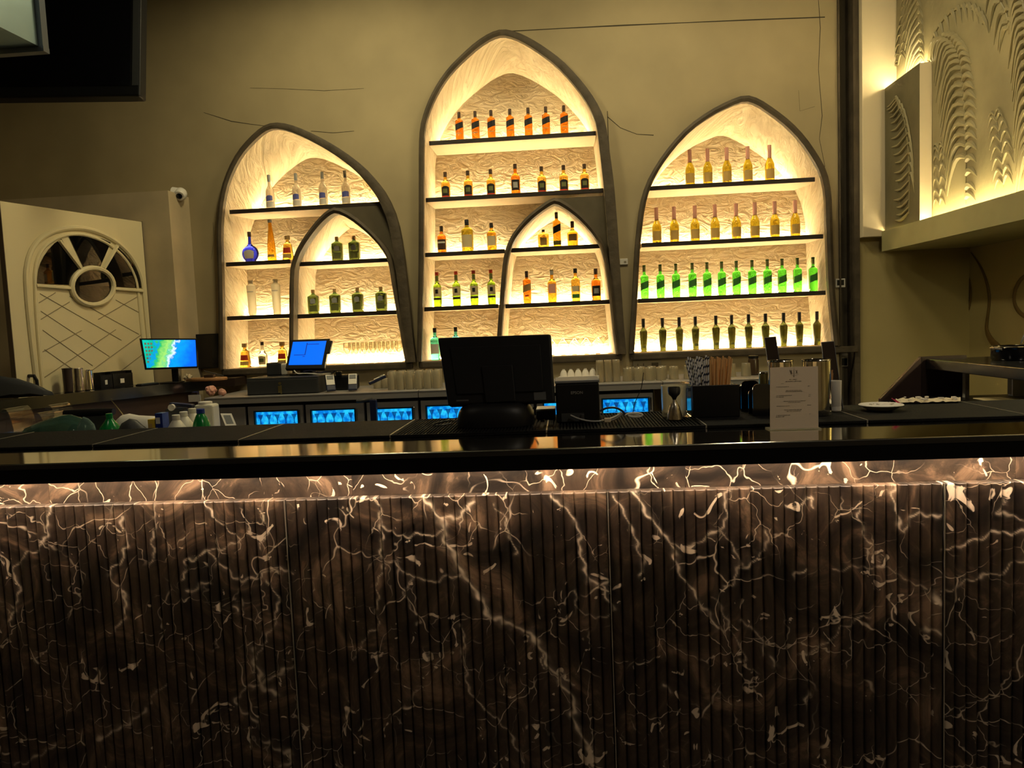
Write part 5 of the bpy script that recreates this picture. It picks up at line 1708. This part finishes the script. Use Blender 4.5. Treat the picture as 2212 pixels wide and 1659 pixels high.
# straw caddy and straws
x0, x1, z0, z1 = R(1497, 832, 1598, 898, 2.70)
rt = thing('straw_caddy', ((x0 + x1) / 2, 2.76, ZM), 'black caddy box holding paper straws', 'caddy')
b = B()
b.box(x0, x1, 2.70, 2.706, ZM, z1, 0.002).box(x0, x1, 2.83, 2.836, ZM, z1 - 0.01, 0.002).box(x0, x0 + 0.006, 2.7065, 2.8295, ZM, z1 - 0.004).box(x1 - 0.006, x1, 2.7065, 2.8295, ZM, z1 - 0.004).box(x0 + 0.0065, x1 - 0.0065, 2.7065, 2.8295, ZM, ZM + 0.006)
b.box((x0 + x1) / 2 - 0.025, (x0 + x1) / 2 - 0.022, 2.7065, 2.8295, ZM + 0.0065, z1 - 0.01)
obj('caddy_box', b, 'black_plastic', rt)
obj('clear_side', B().box(x0 - 0.026, x0 - 0.003, 2.72, 2.82, ZM, z1 + 0.008, 0.003), 'clear_lid', rt)
sbase = B().tube([(0, 0, 0), (0, 0, 0.2)], 0.0034, 8).mesh('straw_tube'); sbase.materials.append(M['straw_white'])
kbase = B().tube([(0, 0, 0), (0, 0, 0.2)], 0.0032, 8).mesh('straw_tube'); kbase.materials.append(M['straw_kraft'])
b = B()
for k in range(7):
    rows = [[], []]
    for i in range(13):
        a = 2 * math.pi * i / 12
        z = 0.012 + k * 0.028 + 0.018 * i / 12
        for j, dz in enumerate((0, 0.008)):
            rows[j].append(Vector((0.0037 * math.cos(a), 0.0037 * math.sin(a), min(0.1995, z + dz))))
    b.grid(rows)
sstr = b.mesh('stripe'); sstr.materials.append(M['straw_navy'])


def straw(i, n_, striped, px_bot, px_top, Y, hh):
    a = P(px_bot, 880, Y); c = P(px_top, 770, Y + random.uniform(-0.01, 0.02))
    a.z = ZM + 0.012
    d = (c - a).normalized()
    rt = thing('paper_straw', a, f'{ORD[i]} striped navy and white straw from the left in the caddy' if striped else f'{ORD[i]} plain brown straw from the left in the caddy', 'straw', 'striped straws in the caddy' if striped else 'brown straws in the caddy')
    rt.rotation_euler = d.to_track_quat('Z', 'Y').to_euler()
    sc_ = hh / 0.2
    for me, nm in ((sbase if striped else kbase, 'straw_tube'),) + (((sstr, 'stripe'),) if striped else ()):
        o = bpy.data.objects.new(nm, me); COL.objects.link(o); o.parent = rt
        o.scale = (1, 1, sc_)


for i in range(11):
    u = i / 10
    straw(i, 11, True, 1507 + 22 * u, 1480 + 50 * u, 2.735 + 0.05 * ((i * 7) % 5) / 5, 0.197 + 0.004 * ((i * 3) % 4))
for i in range(16):
    u = i / 15
    straw(i, 16, False, 1536 + 34 * u, 1533 + 48 * u, 2.73 + 0.06 * ((i * 7) % 5) / 5, 0.193 + 0.004 * ((i * 3) % 4))

# two more black caddy boxes with rounded backs
for (pa, Y, lab) in (((1601, 822, 1640, 884), 2.84, 'black rounded napkin holder farther back beside the straw caddy'), ((1626, 829, 1668, 906), 2.70, 'black rounded napkin holder right beside the menu')):
    x0, x1, z0, z1 = R(*pa, Y)
    z0 = ZM
    rt = thing('napkin_holder', ((x0 + x1) / 2, Y, ZM), lab, 'holder', 'black napkin holders')
    w = x1 - x0
    prof = [(x0, z0), (x1, z0), (x1, z1 - 0.02)] + [(x1 - 0.02 + 0.02 * math.cos(a), z1 - 0.02 + 0.02 * math.sin(a)) for a in (0.4, 0.8, 1.2)] + [(x1 - 0.02, z1), (x0 + 0.02, z1)] + [(x0 + 0.02 - 0.02 * math.sin(a), z1 - 0.02 + 0.02 * math.cos(a)) for a in (0.4, 0.8, 1.2)] + [(x0, z1 - 0.02)]
    obj('back_plate', B().poly([(x, Y, z) for x, z in prof], (0, 0.004, 0)), 'black_gloss', rt)
    obj('front_plate', B().poly([(x, Y + 0.06, z0 + (z - z0) * 0.8) for x, z in prof], (0, 0.004, 0)), 'black_gloss', rt)
    obj('floor_plate', B().box(x0 + 0.002, x1 - 0.002, Y + 0.0045, Y + 0.0595, ZM, ZM + 0.004), 'black_gloss', rt)

# polished shakers
for px, top, rpx, Y, lab in ((1687, 779, 26, 2.72, 'polished steel shaker tin half hidden behind the menu'), (1764, 777, 29, 2.68, 'polished steel shaker tin at the menu edge towards the kitchen')):
    q = P(px, 850, Y)
    hh = P(px, top, Y).z - ZM
    r_ = rpx * Y / FPX
    rt = thing('shaker_tin', (q.x, Y, ZM), lab, 'shaker', 'shaker tins')
    obj('tin_wall', B().lathe([(r_ * 0.96, 0.0), (r_ * 1.0, 0.004), (r_ * 1.02, 0.02), (r_ * 0.97, hh), (r_ * 0.97 - 0.002, hh), (r_ * 0.95, 0.012), (0.001, 0.012)], 32, c=(q.x, Y, ZM), cap=False), 'chrome', rt)
    obj('rolled_rim', B().lathe([(r_ * 0.97 + 0.0004, hh - 0.004), (r_ * 0.97 + 0.002, hh - 0.001), (r_ * 0.97 + 0.0004, hh + 0.002)], 32, c=(q.x, Y, ZM), cap=False), 'chrome', rt)
x0, x1, z0, z1 = R(1643, 806, 1664, 850, 2.88)
rt = thing('brass_cup', ((x0 + x1) / 2, 2.90, ZM), 'small brass cup behind the black holder beside the menu', 'cup')
xc = (x0 + x1) / 2
obj('cup_wall', B().lathe([(0.016, 0.0), (0.018, 0.004), (0.0195, z1 - ZM), (0.018, z1 - ZM), (0.016, 0.01), (0.001, 0.01)], 18, c=(xc, 2.90, ZM), cap=False), 'keys', rt)
obj('cup_rim', B().lathe([(0.0197, z1 - ZM - 0.003), (0.0215, z1 - ZM), (0.0197, z1 - ZM + 0.002)], 18, c=(xc, 2.90, ZM), cap=False), 'chrome', rt)

# tall dark tapered boards behind the shakers
for cs, Y, lab in ((((1672, 880), (1702, 880), (1676, 727), (1652, 729)), 2.86, 'tall dark tapered board behind the menu'), (((1792, 884), (1822, 884), (1802, 737), (1775, 739)), 2.84, 'tall dark tapered board beside the corner column, behind the white cup')):
    c4 = [P(x, y, Y) for x, y in cs]
    c4[0].z = c4[1].z = ZM
    rt = thing('display_board', ((c4[0].x + c4[1].x) / 2, Y, ZM), lab, 'board', 'dark tapered boards on the bar')
    obj('board_panel', slab(c4, 0.012, 0.002), 'dark_wood', rt)
    obj('edge_band', slab(push([c4[1].lerp(c4[0], 0.05), c4[1], c4[2], c4[2].lerp(c4[3], 0.05)], 0.0012), 0.001), 'grey_plastic', rt, ang=0)
    obj('foot', B().box(c4[0].x - 0.004, c4[1].x + 0.004, Y + 0.0125, Y + 0.06, ZM, ZM + 0.006), 'dark_wood', rt)
# white cup and a folded kraft card
wx, wy = P(1802, 860, 2.76).x, 2.76
rt = thing('tall_cup', (wx, wy, ZM), 'tall white cup beside the polished shaker', 'cup')
hh = P(1802, 822, wy).z - ZM
obj('cup_wall', B().lathe([(0.021, 0.0), (0.023, 0.003), (0.0255, hh), (0.0235, hh), (0.021, 0.01), (0.001, 0.01)], 24, c=(wx, wy, ZM), cap=False), 'white_matte', rt)
obj('cup_band', B().lathe([(0.0236, 0.004), (0.0242, 0.018), (0.0236, 0.018)], 24, c=(wx, wy, ZM), cap=False), 'white_plastic', rt)
c4 = [P(1780, 835, 2.80), P(1798, 824, 2.80), P(1800, 799, 2.80), P(1783, 803, 2.80)]
rt = thing('kraft_card', (c4[0].x, 2.805, ZM), 'tan folded card sticking up behind the white cup', 'card')
c5 = [Vector((c4[0].x, 2.802, ZM)), Vector((c4[1].x - 0.008, 2.802, ZM)), c4[1], c4[2], c4[3], c4[0]]
obj('card_sheet', B().poly([Vector((v.x, 2.802, v.z)) for v in c5], (0, 0.002, 0)), 'amber_wood', rt, ang=0)
obj('card_fold', B().poly([Vector((v.x + 0.002, 2.8045, ZM + (v.z - ZM) * 0.92)) for v in c5], (0, 0.002, 0)), 'amber_wood', rt, ang=0)

# menu card standing on the stone
ym = 2.425
c4 = [P(1664, 928, ym), P(1768, 926, ym), P(1767, 791, ym + 0.012), P(1664, 794, ym + 0.012)]
c4[0].z = c4[1].z = ZT + 0.004
rt = thing('menu_card', ((c4[0].x + c4[1].x) / 2, ym, ZT), 'grey beige drinks menu card with crest standing on the bar', 'menu')
cd_ = obj('card_sheet', slab(c4, 0.004), 'paper', rt, ang=0)
obj('stand_foot', B().box(c4[0].x - 0.004, c4[1].x + 0.006, ym - 0.012, ym + 0.05, ZT + 0.0004, ZT + 0.0038, 0.001), 'frost_glass', rt)


def mp_(u, v, d=0.0008):
    return push([c4[0].lerp(c4[1], u).lerp(c4[3].lerp(c4[2], u), v)] + [c4[1], c4[2], c4[3]], 0)[0] + Vector((0, -d, 0))


def printed(u0, u1, v, hgt=0.007, name='printed_line'):
    b = B()
    u = u0
    while u < u1:
        w = random.uniform(0.012, 0.035)
        e = min(u + w, u1)
        j = random.uniform(-0.002, 0.002)
        b.quad(mp_(u, v + j), mp_(e, v - j), mp_(e, v - j + hgt), mp_(u, v + j + hgt))
        u = e + random.uniform(0.006, 0.016)
    obj(name, b, 'ink', cd_, ang=0)


def vz(y):
    return 1 - (y - 540) / 970


def uz(x):
    return (x - 482) / 750


for xa, xb, y in ((720, 970, 770), (650, 700, 800), (780, 900, 740), (575, 770, 850), (1070, 1105, 850), (730, 970, 912), (720, 990, 930), (575, 820, 990), (575, 690, 1012), (1085, 1115, 985), (1080, 1110, 1010), (690, 1040, 1080), (760, 950, 1100), (580, 790, 1155), (1060, 1120, 1150), (700, 980, 1218), (740, 960, 1240), (575, 790, 1300), (570, 700, 1322), (1090, 1115, 1290)):
    printed(uz(xa), uz(xb), vz(y), 0.006 if xb - xa > 100 else 0.005)
b = B()
for (x_a, y_a, x_b, y_b, w) in ((790, 585, 800, 640, .008), (815, 590, 810, 650, .008), (800, 600, 830, 645, .006), (850, 575, 850, 700, .008), (835, 600, 865, 600, .006), (880, 590, 905, 640, .008), (905, 590, 880, 645, .008), (780, 650, 850, 680, .006), (850, 680, 930, 650, .006), (820, 665, 880, 665, .006), (845, 560, 855, 560, .01)):
    b.quad(mp_(uz(x_a), vz(y_a)), mp_(uz(x_a) + w, vz(y_a)), mp_(uz(x_b) + w, vz(y_b) - 0.004), mp_(uz(x_b), vz(y_b) - 0.004))
obj('crest', b, 'ink', cd_, ang=0)

# white plate with a napkin, and a strip of torn paper beyond it
q = PZ(1903, 880, ZM + 0.01)
px_, py_ = q.x, q.y
rt = thing('side_plate', (px_, py_, ZM), 'white oval plate holding a napkin near the kitchen end of the bar', 'plate')
obj('plate_dish', B().lathe([(0.035, 0.0), (0.045, 0.003), (0.075, 0.020), (0.073, 0.022), (0.043, 0.007), (0.001, 0.006)], 30, c=(px_, py_, ZM), dy=1.0, cap=False), 'white_plastic', rt)
rt = thing('paper_napkin', (px_ + 0.01, py_, ZM + 0.008), 'crumpled white napkin on the oval plate', 'napkin')
b = B()
rows = [[Vector((px_ - 0.035 + 0.075 * i / 8, py_ - 0.03 + 0.055 * j / 8, ZM + 0.018 + 0.009 * noise.noise(Vector((i * 0.5, j * 0.5, 3))) + 0.006)) for i in range(9)] for j in range(9)]
b.grid(rows)
obj('napkin_sheet', b, 'white_matte', rt, ang=0)
b = B()
rows = [[Vector((px_ + 0.034 + 0.022 * i / 4, py_ - 0.035 + 0.03 * j / 4, ZM + 0.026 + 0.006 * noise.noise(Vector((i, j * 0.8, 1))) + 0.004 * (4 - i))) for i in range(5)] for j in range(5)]
b.grid(rows)
tag(obj('magenta_wrapper', b, 'magenta', ang=0), 'small magenta wrapper on the edge of the oval plate', 'wrapper')
rt = thing('torn_paper', (1.35, 2.86, ZM), 'strip of torn brown and white paper lying behind the oval plate', 'paper')
b = B()
rows = []
for j in range(7):
    rows.append([PZ(1935 + 140 * i / 26, 873 - 8 * j / 6 - 3 * i / 26, ZM) + Vector((0, 0, 0.004 + 0.012 * abs(noise.noise(Vector((i * 0.7, j * 0.9, 5)))))) for i in range(27)])
b.grid(rows)
obj('paper_strip', b, 'tan_paper' if 'tan_paper' in M else 'cream_pack', rt, ang=0)
b = B()
for k in range(16):
    q = PZ(random.uniform(1950, 2070), random.uniform(864, 871), ZM)
    s_ = random.uniform(0.003, 0.008)
    b.box(q.x - s_, q.x + s_, q.y - s_, q.y + s_, ZM + 0.010, ZM + 0.010 + s_, M=None)
o = obj('paper_scraps', b, 'white_matte', rt)
o['kind'] = 'stuff'

# ------------------------------------------------------------------ bartender's station behind the door end of the bar
ZST = 0.86
sx0, sx1 = P(-60, 900, 3.5).x, P(520, 900, 3.5).x
rt = thing('underbar_station', ((sx0 + sx1) / 2, 3.5, 0), 'steel work station behind the door end of the bar, crowded with bottles', 'work station')
obj('station_top', B().box(sx0, sx1, 3.2, 3.95, ZST - 0.04, ZST, 0.003), 'steel_dark', rt)
obj('station_body', B().box(sx0 + 0.02, sx1 - 0.02, 3.24, 3.93, 0.0, ZST - 0.041), 'dark_grey', rt)


def bottle_like(name, px, Y, top, rcap, rbody, bodym, capm, lab, cat='bottle', grp=None, neck=0.03):
    q = P(px, 900, Y)
    hh = P(px, top, Y).z - ZST
    rt = thing(name, (q.x, Y, ZST), lab, cat, grp)
    obj('bottle_body', B().lathe([(rbody * 0.9, 0.001), (rbody, 0.006), (rbody, hh - neck - 0.075), (rbody * 0.86, hh - neck - 0.04), (rcap * 1.15, hh - neck), (rcap * 0.95, hh - neck + 0.004), (rcap * 0.95, hh - 0.02)], 22, c=(q.x, Y, ZST)), bodym, rt)
    obj('cap', B().lathe([(rcap, hh - 0.022), (rcap, hh - 0.002), (rcap * 0.9, hh)], 18, c=(q.x, Y, ZST)), capm, rt)


bottle_like('milk_bottle', 380, 3.42, 896, 0.0185, 0.054, 'milk_plastic', 'milk_plastic', 'white plastic bottle standing foremost at the bar station', grp='white bottles at the station')
bottle_like('milk_bottle', 397, 3.56, 889, 0.0195, 0.054, 'milk_plastic', 'milk_plastic', 'white plastic bottle between two others at the bar station', grp='white bottles at the station')
bottle_like('milk_bottle', 416, 3.72, 882, 0.0195, 0.050, 'milk_plastic', 'milk_plastic', 'white plastic bottle right behind the green soda bottle', grp='white bottles at the station')
bottle_like('soda_bottle', 434, 3.50, 883, 0.0195, 0.045, 'green_plastic', 'blue_cap', 'green soda bottle with a dark blue cap at the bar station')
bottle_like('soda_bottle', 236, 3.45, 893, 0.016, 0.056, 'green_plastic', 'green_plastic', 'bright green soda bottle below the black roll')
# white jug
x0, x1, z0, z1 = R(422, 869, 462, 900, 3.86)
rt = thing('plastic_jug', ((x0 + x1) / 2, 3.86, ZST), 'cream plastic jug behind the green soda bottle', 'jug')
obj('jug_body', B().box(x0, x1, 3.84, 3.93, ZST + 0.001, z1 - 0.012, 0.012), 'milk_plastic', rt)
obj('jug_lid', B().lathe([(0.036, 0), (0.036, 0.012), (0.03, 0.014)], 20, c=((x0 + x1) / 2 - 0.006, 3.885, z1 - 0.0118)), 'white_plastic', rt)
# tape dispenser, dark blue
x0, x1, z0, z1 = R(378, 864, 432, 892, 3.88)
rt = thing('tape_dispenser', ((x0 + x1) / 2, 3.8, ZST), 'dark blue and white tape dispenser propped behind the white bottles', 'dispenser')
mm = Matrix.Translation(((x0 + x1) / 2, 3.82, z1 - 0.02)) @ Matrix.Rotation(rad(7), 4, 'Y')
obj('dispenser_arm', B().box(-0.06, 0.065, -0.02, 0.02, -0.008, 0.008, 0.004, M=mm), 'navy', rt)
obj('dispenser_body', B().box(x0 - 0.01, x1 - 0.05, 3.79, 3.85, ZST + 0.001, z1 - 0.035, 0.01), 'dark_grey', rt)
obj('tape_roll', B().lathe([(0.018, -0.015), (0.018, 0.015)], 20, c=(x0 + 0.03, 3.80, z1 - 0.03), ax=Matrix.Rotation(rad(90), 3, 'X')), 'white_matte', rt)
# white framed card holder leaning
c4 = [P(487, 920, 3.5), P(511, 919, 3.5), P(500, 893, 3.58), P(476, 893, 3.58)]
dz = c4[0].z
rt = thing('photo_stand', (c4[0].x, 3.52, ZST), 'small white frame leaning at the end of the bar station', 'frame')
obj('frame_board', slab(c4, 0.008), 'white_plastic', rt, ang=0)
obj('frame_picture', slab(push(inset(c4, 0.2, 0.18, 0.16, 0.16), 0.001), 0.0008), 'grey_plastic', rt, ang=0)
obj('frame_support', slab([Vector((c4[0].x, 3.515, ZST + 0.001)), Vector((c4[1].x, 3.515, ZST + 0.001)), c4[1] + Vector((0, 0.012, 0)), c4[0] + Vector((0, 0.012, 0))], 0.006), 'grey_plastic', rt, ang=0)
# packs
for (pa, mtl, lab, nm) in (((319, 906, 334, 926), 'yellow_pack', 'small yellow carton at the bar station', 'carton'), ((335, 893, 351, 926), 'blue_cap', 'blue carton beside the small yellow carton', 'carton')):
    x0, x1, z0, z1 = R(*pa, 3.4)
    rt = thing(nm, ((x0 + x1) / 2, 3.43, ZST), lab, 'carton', 'cartons at the station')
    obj('carton_body', B().box(x0, x1, 3.40, 3.46, ZST + 0.001, z1, 0.002), mtl, rt)
    obj('carton_label', B().box(x0 + 0.004, x1 - 0.012, 3.3985, 3.3995, z1 - 0.05, z1 - 0.02), 'label_white' if mtl == 'blue_cap' else 'label_gold', rt)
# black roll lying across
a, c = P(140, 893, 3.62), P(246, 889, 3.62)
rt = thing('rolled_mat', ((a.x + c.x) / 2, 3.62, ZST), 'black rolled mat lying across the bottles at the bar station', 'roll')
obj('roll_body', B().tube([a, a.lerp(c, 0.3), a.lerp(c, 0.7), c], [0.018, 0.02, 0.02, 0.018], 14), 'black_plastic', rt)
obj('roll_support', B().box(a.x + 0.02, c.x - 0.02, 3.605, 3.635, ZST + 0.001, a.z - 0.02), 'dark_grey', rt)


def lump(name, pxs, Y, depth, lab, cat, mtl, seed, part):
    """soft heap whose ridge follows the traced silhouette"""
    rt = thing(name, (P(pxs[len(pxs) // 2][0], 900, Y).x, Y, ZST), lab, cat)
    rows = []
    NJ = 10
    for j in range(NJ + 1):
        v = j / NJ
        sh = math.sin(math.pi * v) ** 0.7 if 0 < v < 1 else 0.0
        row_ = []
        for i, (x, y) in enumerate(pxs):
            q = P(x, y, Y)
            hh = max(0.01, q.z - ZST)
            z = ZST + 0.002 + hh * (0.25 + 0.75 * sh if 0 < v < 1 else 0.0) * (1 + 0.05 * noise.noise(Vector((i * 0.7, v * 4, seed))))
            row_.append(Vector((q.x, Y + depth * (v - 0.5), z)))
        rows.append(row_)
    obj(part, B().grid(rows), mtl, rt, ang=0 if mtl == 'x' else 70)
    return rt


lump('plastic_bag', [(60, 925), (85, 912), (110, 905), (135, 897), (150, 896), (170, 903), (186, 912), (196, 928)], 3.40, 0.22, 'clear greenish plastic bag heaped at the bar station', 'bag', 'clear_green', 2, 'bag_skin')
lump('plastic_bag', [(165, 930), (172, 910), (180, 902), (192, 905), (202, 915), (206, 930)], 3.25, 0.06, 'small clear green plastic bag next to the bright green bottle', 'bag', 'bag_plastic', 4, 'bag_skin')
lump('plastic_sheet', [(256, 905), (264, 897), (280, 896), (300, 898), (322, 900), (340, 897), (346, 912)], 3.68, 0.16, 'crumpled white plastic sheet behind the yellow carton', 'sheet', 'white_plastic', 6, 'sheet_skin')
lump('dark_fruit_bag', [(258, 928), (266, 912), (280, 905), (295, 908), (306, 918), (318, 926)], 3.42, 0.14, 'dark lumpy bag between the green bottle and the yellow carton', 'bag', 'dark_grey', 8, 'bag_skin')
for pxc, wpx, top, Y, lab in ((10, 44, 884, 3.45, 'clear curved lid at the picture edge of the bar station'), (80, 40, 893, 3.64, 'clear domed lid over the dark tray at the bar station'), (106, 40, 876, 3.80, 'clear curved lid standing behind the domed one')):
    q = P(pxc, 900, Y)
    hh = P(pxc, top, Y).z - ZST
    w = wpx * Y / FPX / 2
    rt = thing('dome_cover', (q.x, Y, ZST), lab, 'lid', 'clear lids at the station')
    rows = []
    for j in range(2):
        rows.append([Vector((q.x - w * math.cos(math.pi * k / 16), Y + 0.16 * j, ZST + 0.002 + hh * math.sin(math.pi * k / 16) ** 0.7)) for k in range(17)])
    obj('lid_shell', B().grid(rows), 'clear_lid', rt, ang=80)
    obj('lid_edge', B().tube(rows[0], 0.0022, 6), 'glassware', rt)
    obj('tray', B().box(q.x - w * 0.8, q.x + w * 0.8, Y + 0.02, Y + 0.15, ZST + 0.001, ZST + 0.1, 0.006), 'black_plastic', rt)
a, c = P(240, 863, 4.1), P(268, 899, 3.85)
rt = thing('guard_rod', (c.x, c.y, ZST), 'thin slanting steel rod rising behind the white plastic sheet', 'rod')
obj('rod_bar', B().tube([Vector((c.x + (c.x - a.x) * 0.5, 3.72 + 0.1, ZST + 0.003)), c, a], 0.003, 6), 'chrome', rt)
obj('rod_tip', B().lathe([(0.004, -0.004), (0.0055, 0), (0.004, 0.004)], 10, c=a), 'chrome', rt)
# cream paper balls on the end of the back counter, papers
for px, py, r_, lab in ((456, 853, 0.048, 'larger pinkish crumpled paper ball at the end of the back counter'), (481, 855, 0.032, 'smaller pinkish crumpled paper ball beside the larger one')):
    q = P(px, py, 5.9)
    b = B()
    bmesh.ops.create_icosphere(b.bm, subdivisions=3, radius=r_)
    for v in b.bm.verts:
        v.co *= 0.9 + 0.3 * noise.noise(v.co * 40 + Vector((px, 0, 0)))
        v.co += Vector((q.x, 5.9, ZK + r_ * 1.02))
    tag(obj('paper_ball', b, 'label_pink', ang=0), lab, 'paper ball', 'paper balls on the back counter')
x0, x1, z0, z1 = R(407, 853, 433, 868, 4.6)
rt = thing('note_card', ((x0 + x1) / 2, 5.3, 0), 'white note card fixed to a dark post beside the side counter', 'card')
x0, x1, z0, z1 = R(407, 853, 433, 868, 5.3)
obj('card_sheet', B().box(x0, x1, 5.3, 5.303, z0, z1), 'white_matte', rt)
obj('card_post', B().box((x0 + x1) / 2 - 0.02, (x0 + x1) / 2 + 0.02, 5.304, 5.34, 0.001, z1 + 0.02), 'dark_wood', rt)

# dark upright post in front of the fridges
x0, x1, z0, z1 = R(799, 858, 813, 915, 5.5)
rt = thing('tap_post', ((x0 + x1) / 2, 5.5, 0), 'dark slim post in front of the third blue fridge window', 'post')
obj('post_shaft', B().box(x0, x1, 5.5, 5.54, 0.001, z1 - 0.02, 0.004), 'navy', rt)
obj('post_arm', B().tube([Vector((x0 + 0.02, 5.52, z1 - 0.016)), P(778, 866, 5.5), P(770, 866, 5.5)], 0.012, 8), 'dark_grey', rt)

# ------------------------------------------------------------------ kitchen pass at the right
Yp = 4.62
pa, pb, pc_ = P(1991, 771, Yp), P(2088, 769, Yp), P(1902, 862, Yp)
rt = thing('pass_partition', (pa.x, Yp, 0), 'dark brown partition with a sloping side panel at the kitchen pass', 'partition')
obj('partition_panel', B().box(pa.x, pb.x, Yp, Yp + 0.04, 0.001, pa.z), 'dark_wood', rt)
obj('sloping_panel', B().poly([Vector((pa.x - 0.002, Yp, pa.z)), Vector((pc_.x, Yp, pc_.z)), Vector((pc_.x, Yp, 0.001)), Vector((pa.x - 0.002, Yp, 0.001))], (0, 0.03, 0)), 'brown_panel', rt, ang=0)
sa = PZ(2062, 780, 1.15)
rt = thing('pass_shelf', (2.7, 4.0, 0), 'black kitchen pass counter with a raised top shelf', 'counter')
obj('top_shelf', B().box(sa.x - 0.02, XR - 0.002, 3.06, Yp - 0.005, 1.09, 1.15, 0.004), 'black_stone', rt)
obj('lower_top', B().box(sa.x, XR - 0.002, 3.06, Yp - 0.005, 0.88, 0.92), 'steel_dark', rt)
obj('lower_body', B().box(sa.x + 0.05, XR - 0.002, 3.06, Yp - 0.005, 0.001, 0.879), 'black_plastic', rt)
obj('back_sheet', B().box(sa.x + 0.45, sa.x + 0.47, 3.06, Yp - 0.005, 0.921, 1.089), 'steel_dark', rt)
x0, x1, z0, z1 = R(2085, 797, 2094, 853, 4.5)
rt2 = obj('post', B().box(x0, x1, 4.5, 4.53, 0.921, 1.0895), 'white_plastic', rt)
q = PZ(2190, 862, 0.92)
rt = thing('food_tray', (2.42, 3.95, 0.92), 'shallow pale tray on the lower kitchen pass', 'tray')
tx, ty = P(2195, 852, 3.95).x, 3.95
obj('tray_dish', B().box(tx - 0.12, tx + 0.2, ty - 0.08, ty + 0.12, 0.921, 0.96, 0.01), 'label_cream', rt)
obj('tray_lip', B().box(tx - 0.14, tx + 0.22, ty - 0.1, ty + 0.14, 0.9605, 0.967, 0.003), 'label_cream', rt)
rt = thing('spice_grinder', (tx + 0.05, ty, 0.968), 'small dark grinder on the pale tray', 'grinder')
obj('grinder_body', B().lathe([(0.02, 0), (0.02, 0.012), (0.014, 0.016), (0.018, 0.04), (0.018, 0.06)], 14, c=(tx + 0.06, ty, 0.9675)), 'dark_wood', rt)
obj('grinder_knob', B().lathe([(0.012, 0.0605), (0.014, 0.07), (0.006, 0.076)], 12, c=(tx + 0.06, ty, 0.9675)), 'dark_wood', rt)
x0, x1, z0, z1 = R(2188, 818, 2225, 842, 4.1)
tag(obj('label_board', B().box(x0, x1, 4.1, 4.11, 0.968, z1).box(x0, x1, 4.111, 4.14, 0.968, 0.975), 'white_matte'), 'square white board standing on the pale tray', 'board')
q = PZ(2195, 776, 1.15)
pxx, pyy = P(2196, 770, 4.25).x, 4.25
rt = thing('cooking_pot', (pxx, pyy, 1.15), 'black cooking pot with a steel rim on the pass shelf', 'pot')
hp = P(2196, 748, pyy).z - 1.15
hp = max(0.07, hp)
rp = 46 * pyy / FPX
obj('pot_wall', B().lathe([(rp * 0.95, 0.001), (rp, 0.01), (rp, hp), (rp - 0.004, hp), (rp - 0.006, 0.012), (0.001, 0.012)], 32, c=(pxx, pyy, 1.15), cap=False), 'black_gloss', rt)
obj('pot_rim', B().lathe([(rp, hp - 0.004), (rp + 0.006, hp), (rp, hp + 0.005), (rp - 0.004, hp + 0.002)], 32, c=(pxx, pyy, 1.15), cap=False), 'chrome', rt)
obj('pot_handle', B().tube([Vector((pxx - rp - 0.001, pyy, 1.15 + hp - 0.01)), Vector((pxx - rp - 0.02, pyy - 0.01, 1.15 + hp - 0.004)), Vector((pxx - rp - 0.02, pyy - 0.04, 1.15 + hp - 0.004)), Vector((pxx - rp + 0.012, pyy - 0.06, 1.15 + hp - 0.01))], 0.006, 8), 'brushed_cup', rt)
obj('ladle', B().tube([P(2206, 742, 4.2), P(2210, 730, 4.2), P(2218, 715, 4.2)], 0.005, 6), 'steel_dark', rt)

# ------------------------------------------------------------------ top corner: large dark screen and a metal duct
rt = thing('hanging_television', (-3.9, 5.2, 3.2), 'large black television hung high in the dark corner above the door', 'television')
c4 = [P(-260, 214, 5.15), P(301, 207, 5.15), P(306, -160, 5.42), P(-270, -160, 5.42)]
obj('screen_shell', slab(c4, 0.09, 0.01), 'black_plastic', rt)
obj('dark_display', slab(push(inset(c4, 0.03, 0.035, 0.06, 0.05), 0.0012), 0.001), 'black_gloss', rt, ang=0)
obj('side_band', slab(push(inset(c4, 0.972, 0.004, 0.06, 0.30), 0.0014), 0.001), 'dark_grey', rt, ang=0)
obj('ceiling_arm', B().cyl((-3.9, 5.55, 3.7), (-3.9, 5.55, ZC - 0.002), 0.03).box(-4.05, -3.75, 5.40, 5.56, 3.6, 3.72), 'black_plastic', rt)
C0 = P(88, 102, 4.2)
E1 = PZ(0, 58, C0.z)
E2 = C0 + (E1 - C0) * 2.2
basep = [C0, E2, Vector((E2.x - 0.8, E2.y, C0.z)), Vector((E2.x - 0.8, 4.2, C0.z))]

rt = thing('air_duct', C0, 'pale metal air duct corner hanging below the ceiling', 'duct')
obj('duct_body', B().poly(basep, (0, 0, ZC - C0.z - 0.002)), 'duct_metal', rt, ang=0)
fd = (E1 - C0).normalized()
obj('bottom_flange', B().box(basep[3].x, C0.x + 0.03, C0.y - 0.02, C0.y + 0.03, C0.z - 0.03, C0.z - 0.001), 'duct_flange', rt)
obj('corner_flange', B().box(C0.x + 0.001, C0.x + 0.028, C0.y - 0.02, C0.y + 0.03, C0.z, ZC - 0.002), 'duct_flange', rt)
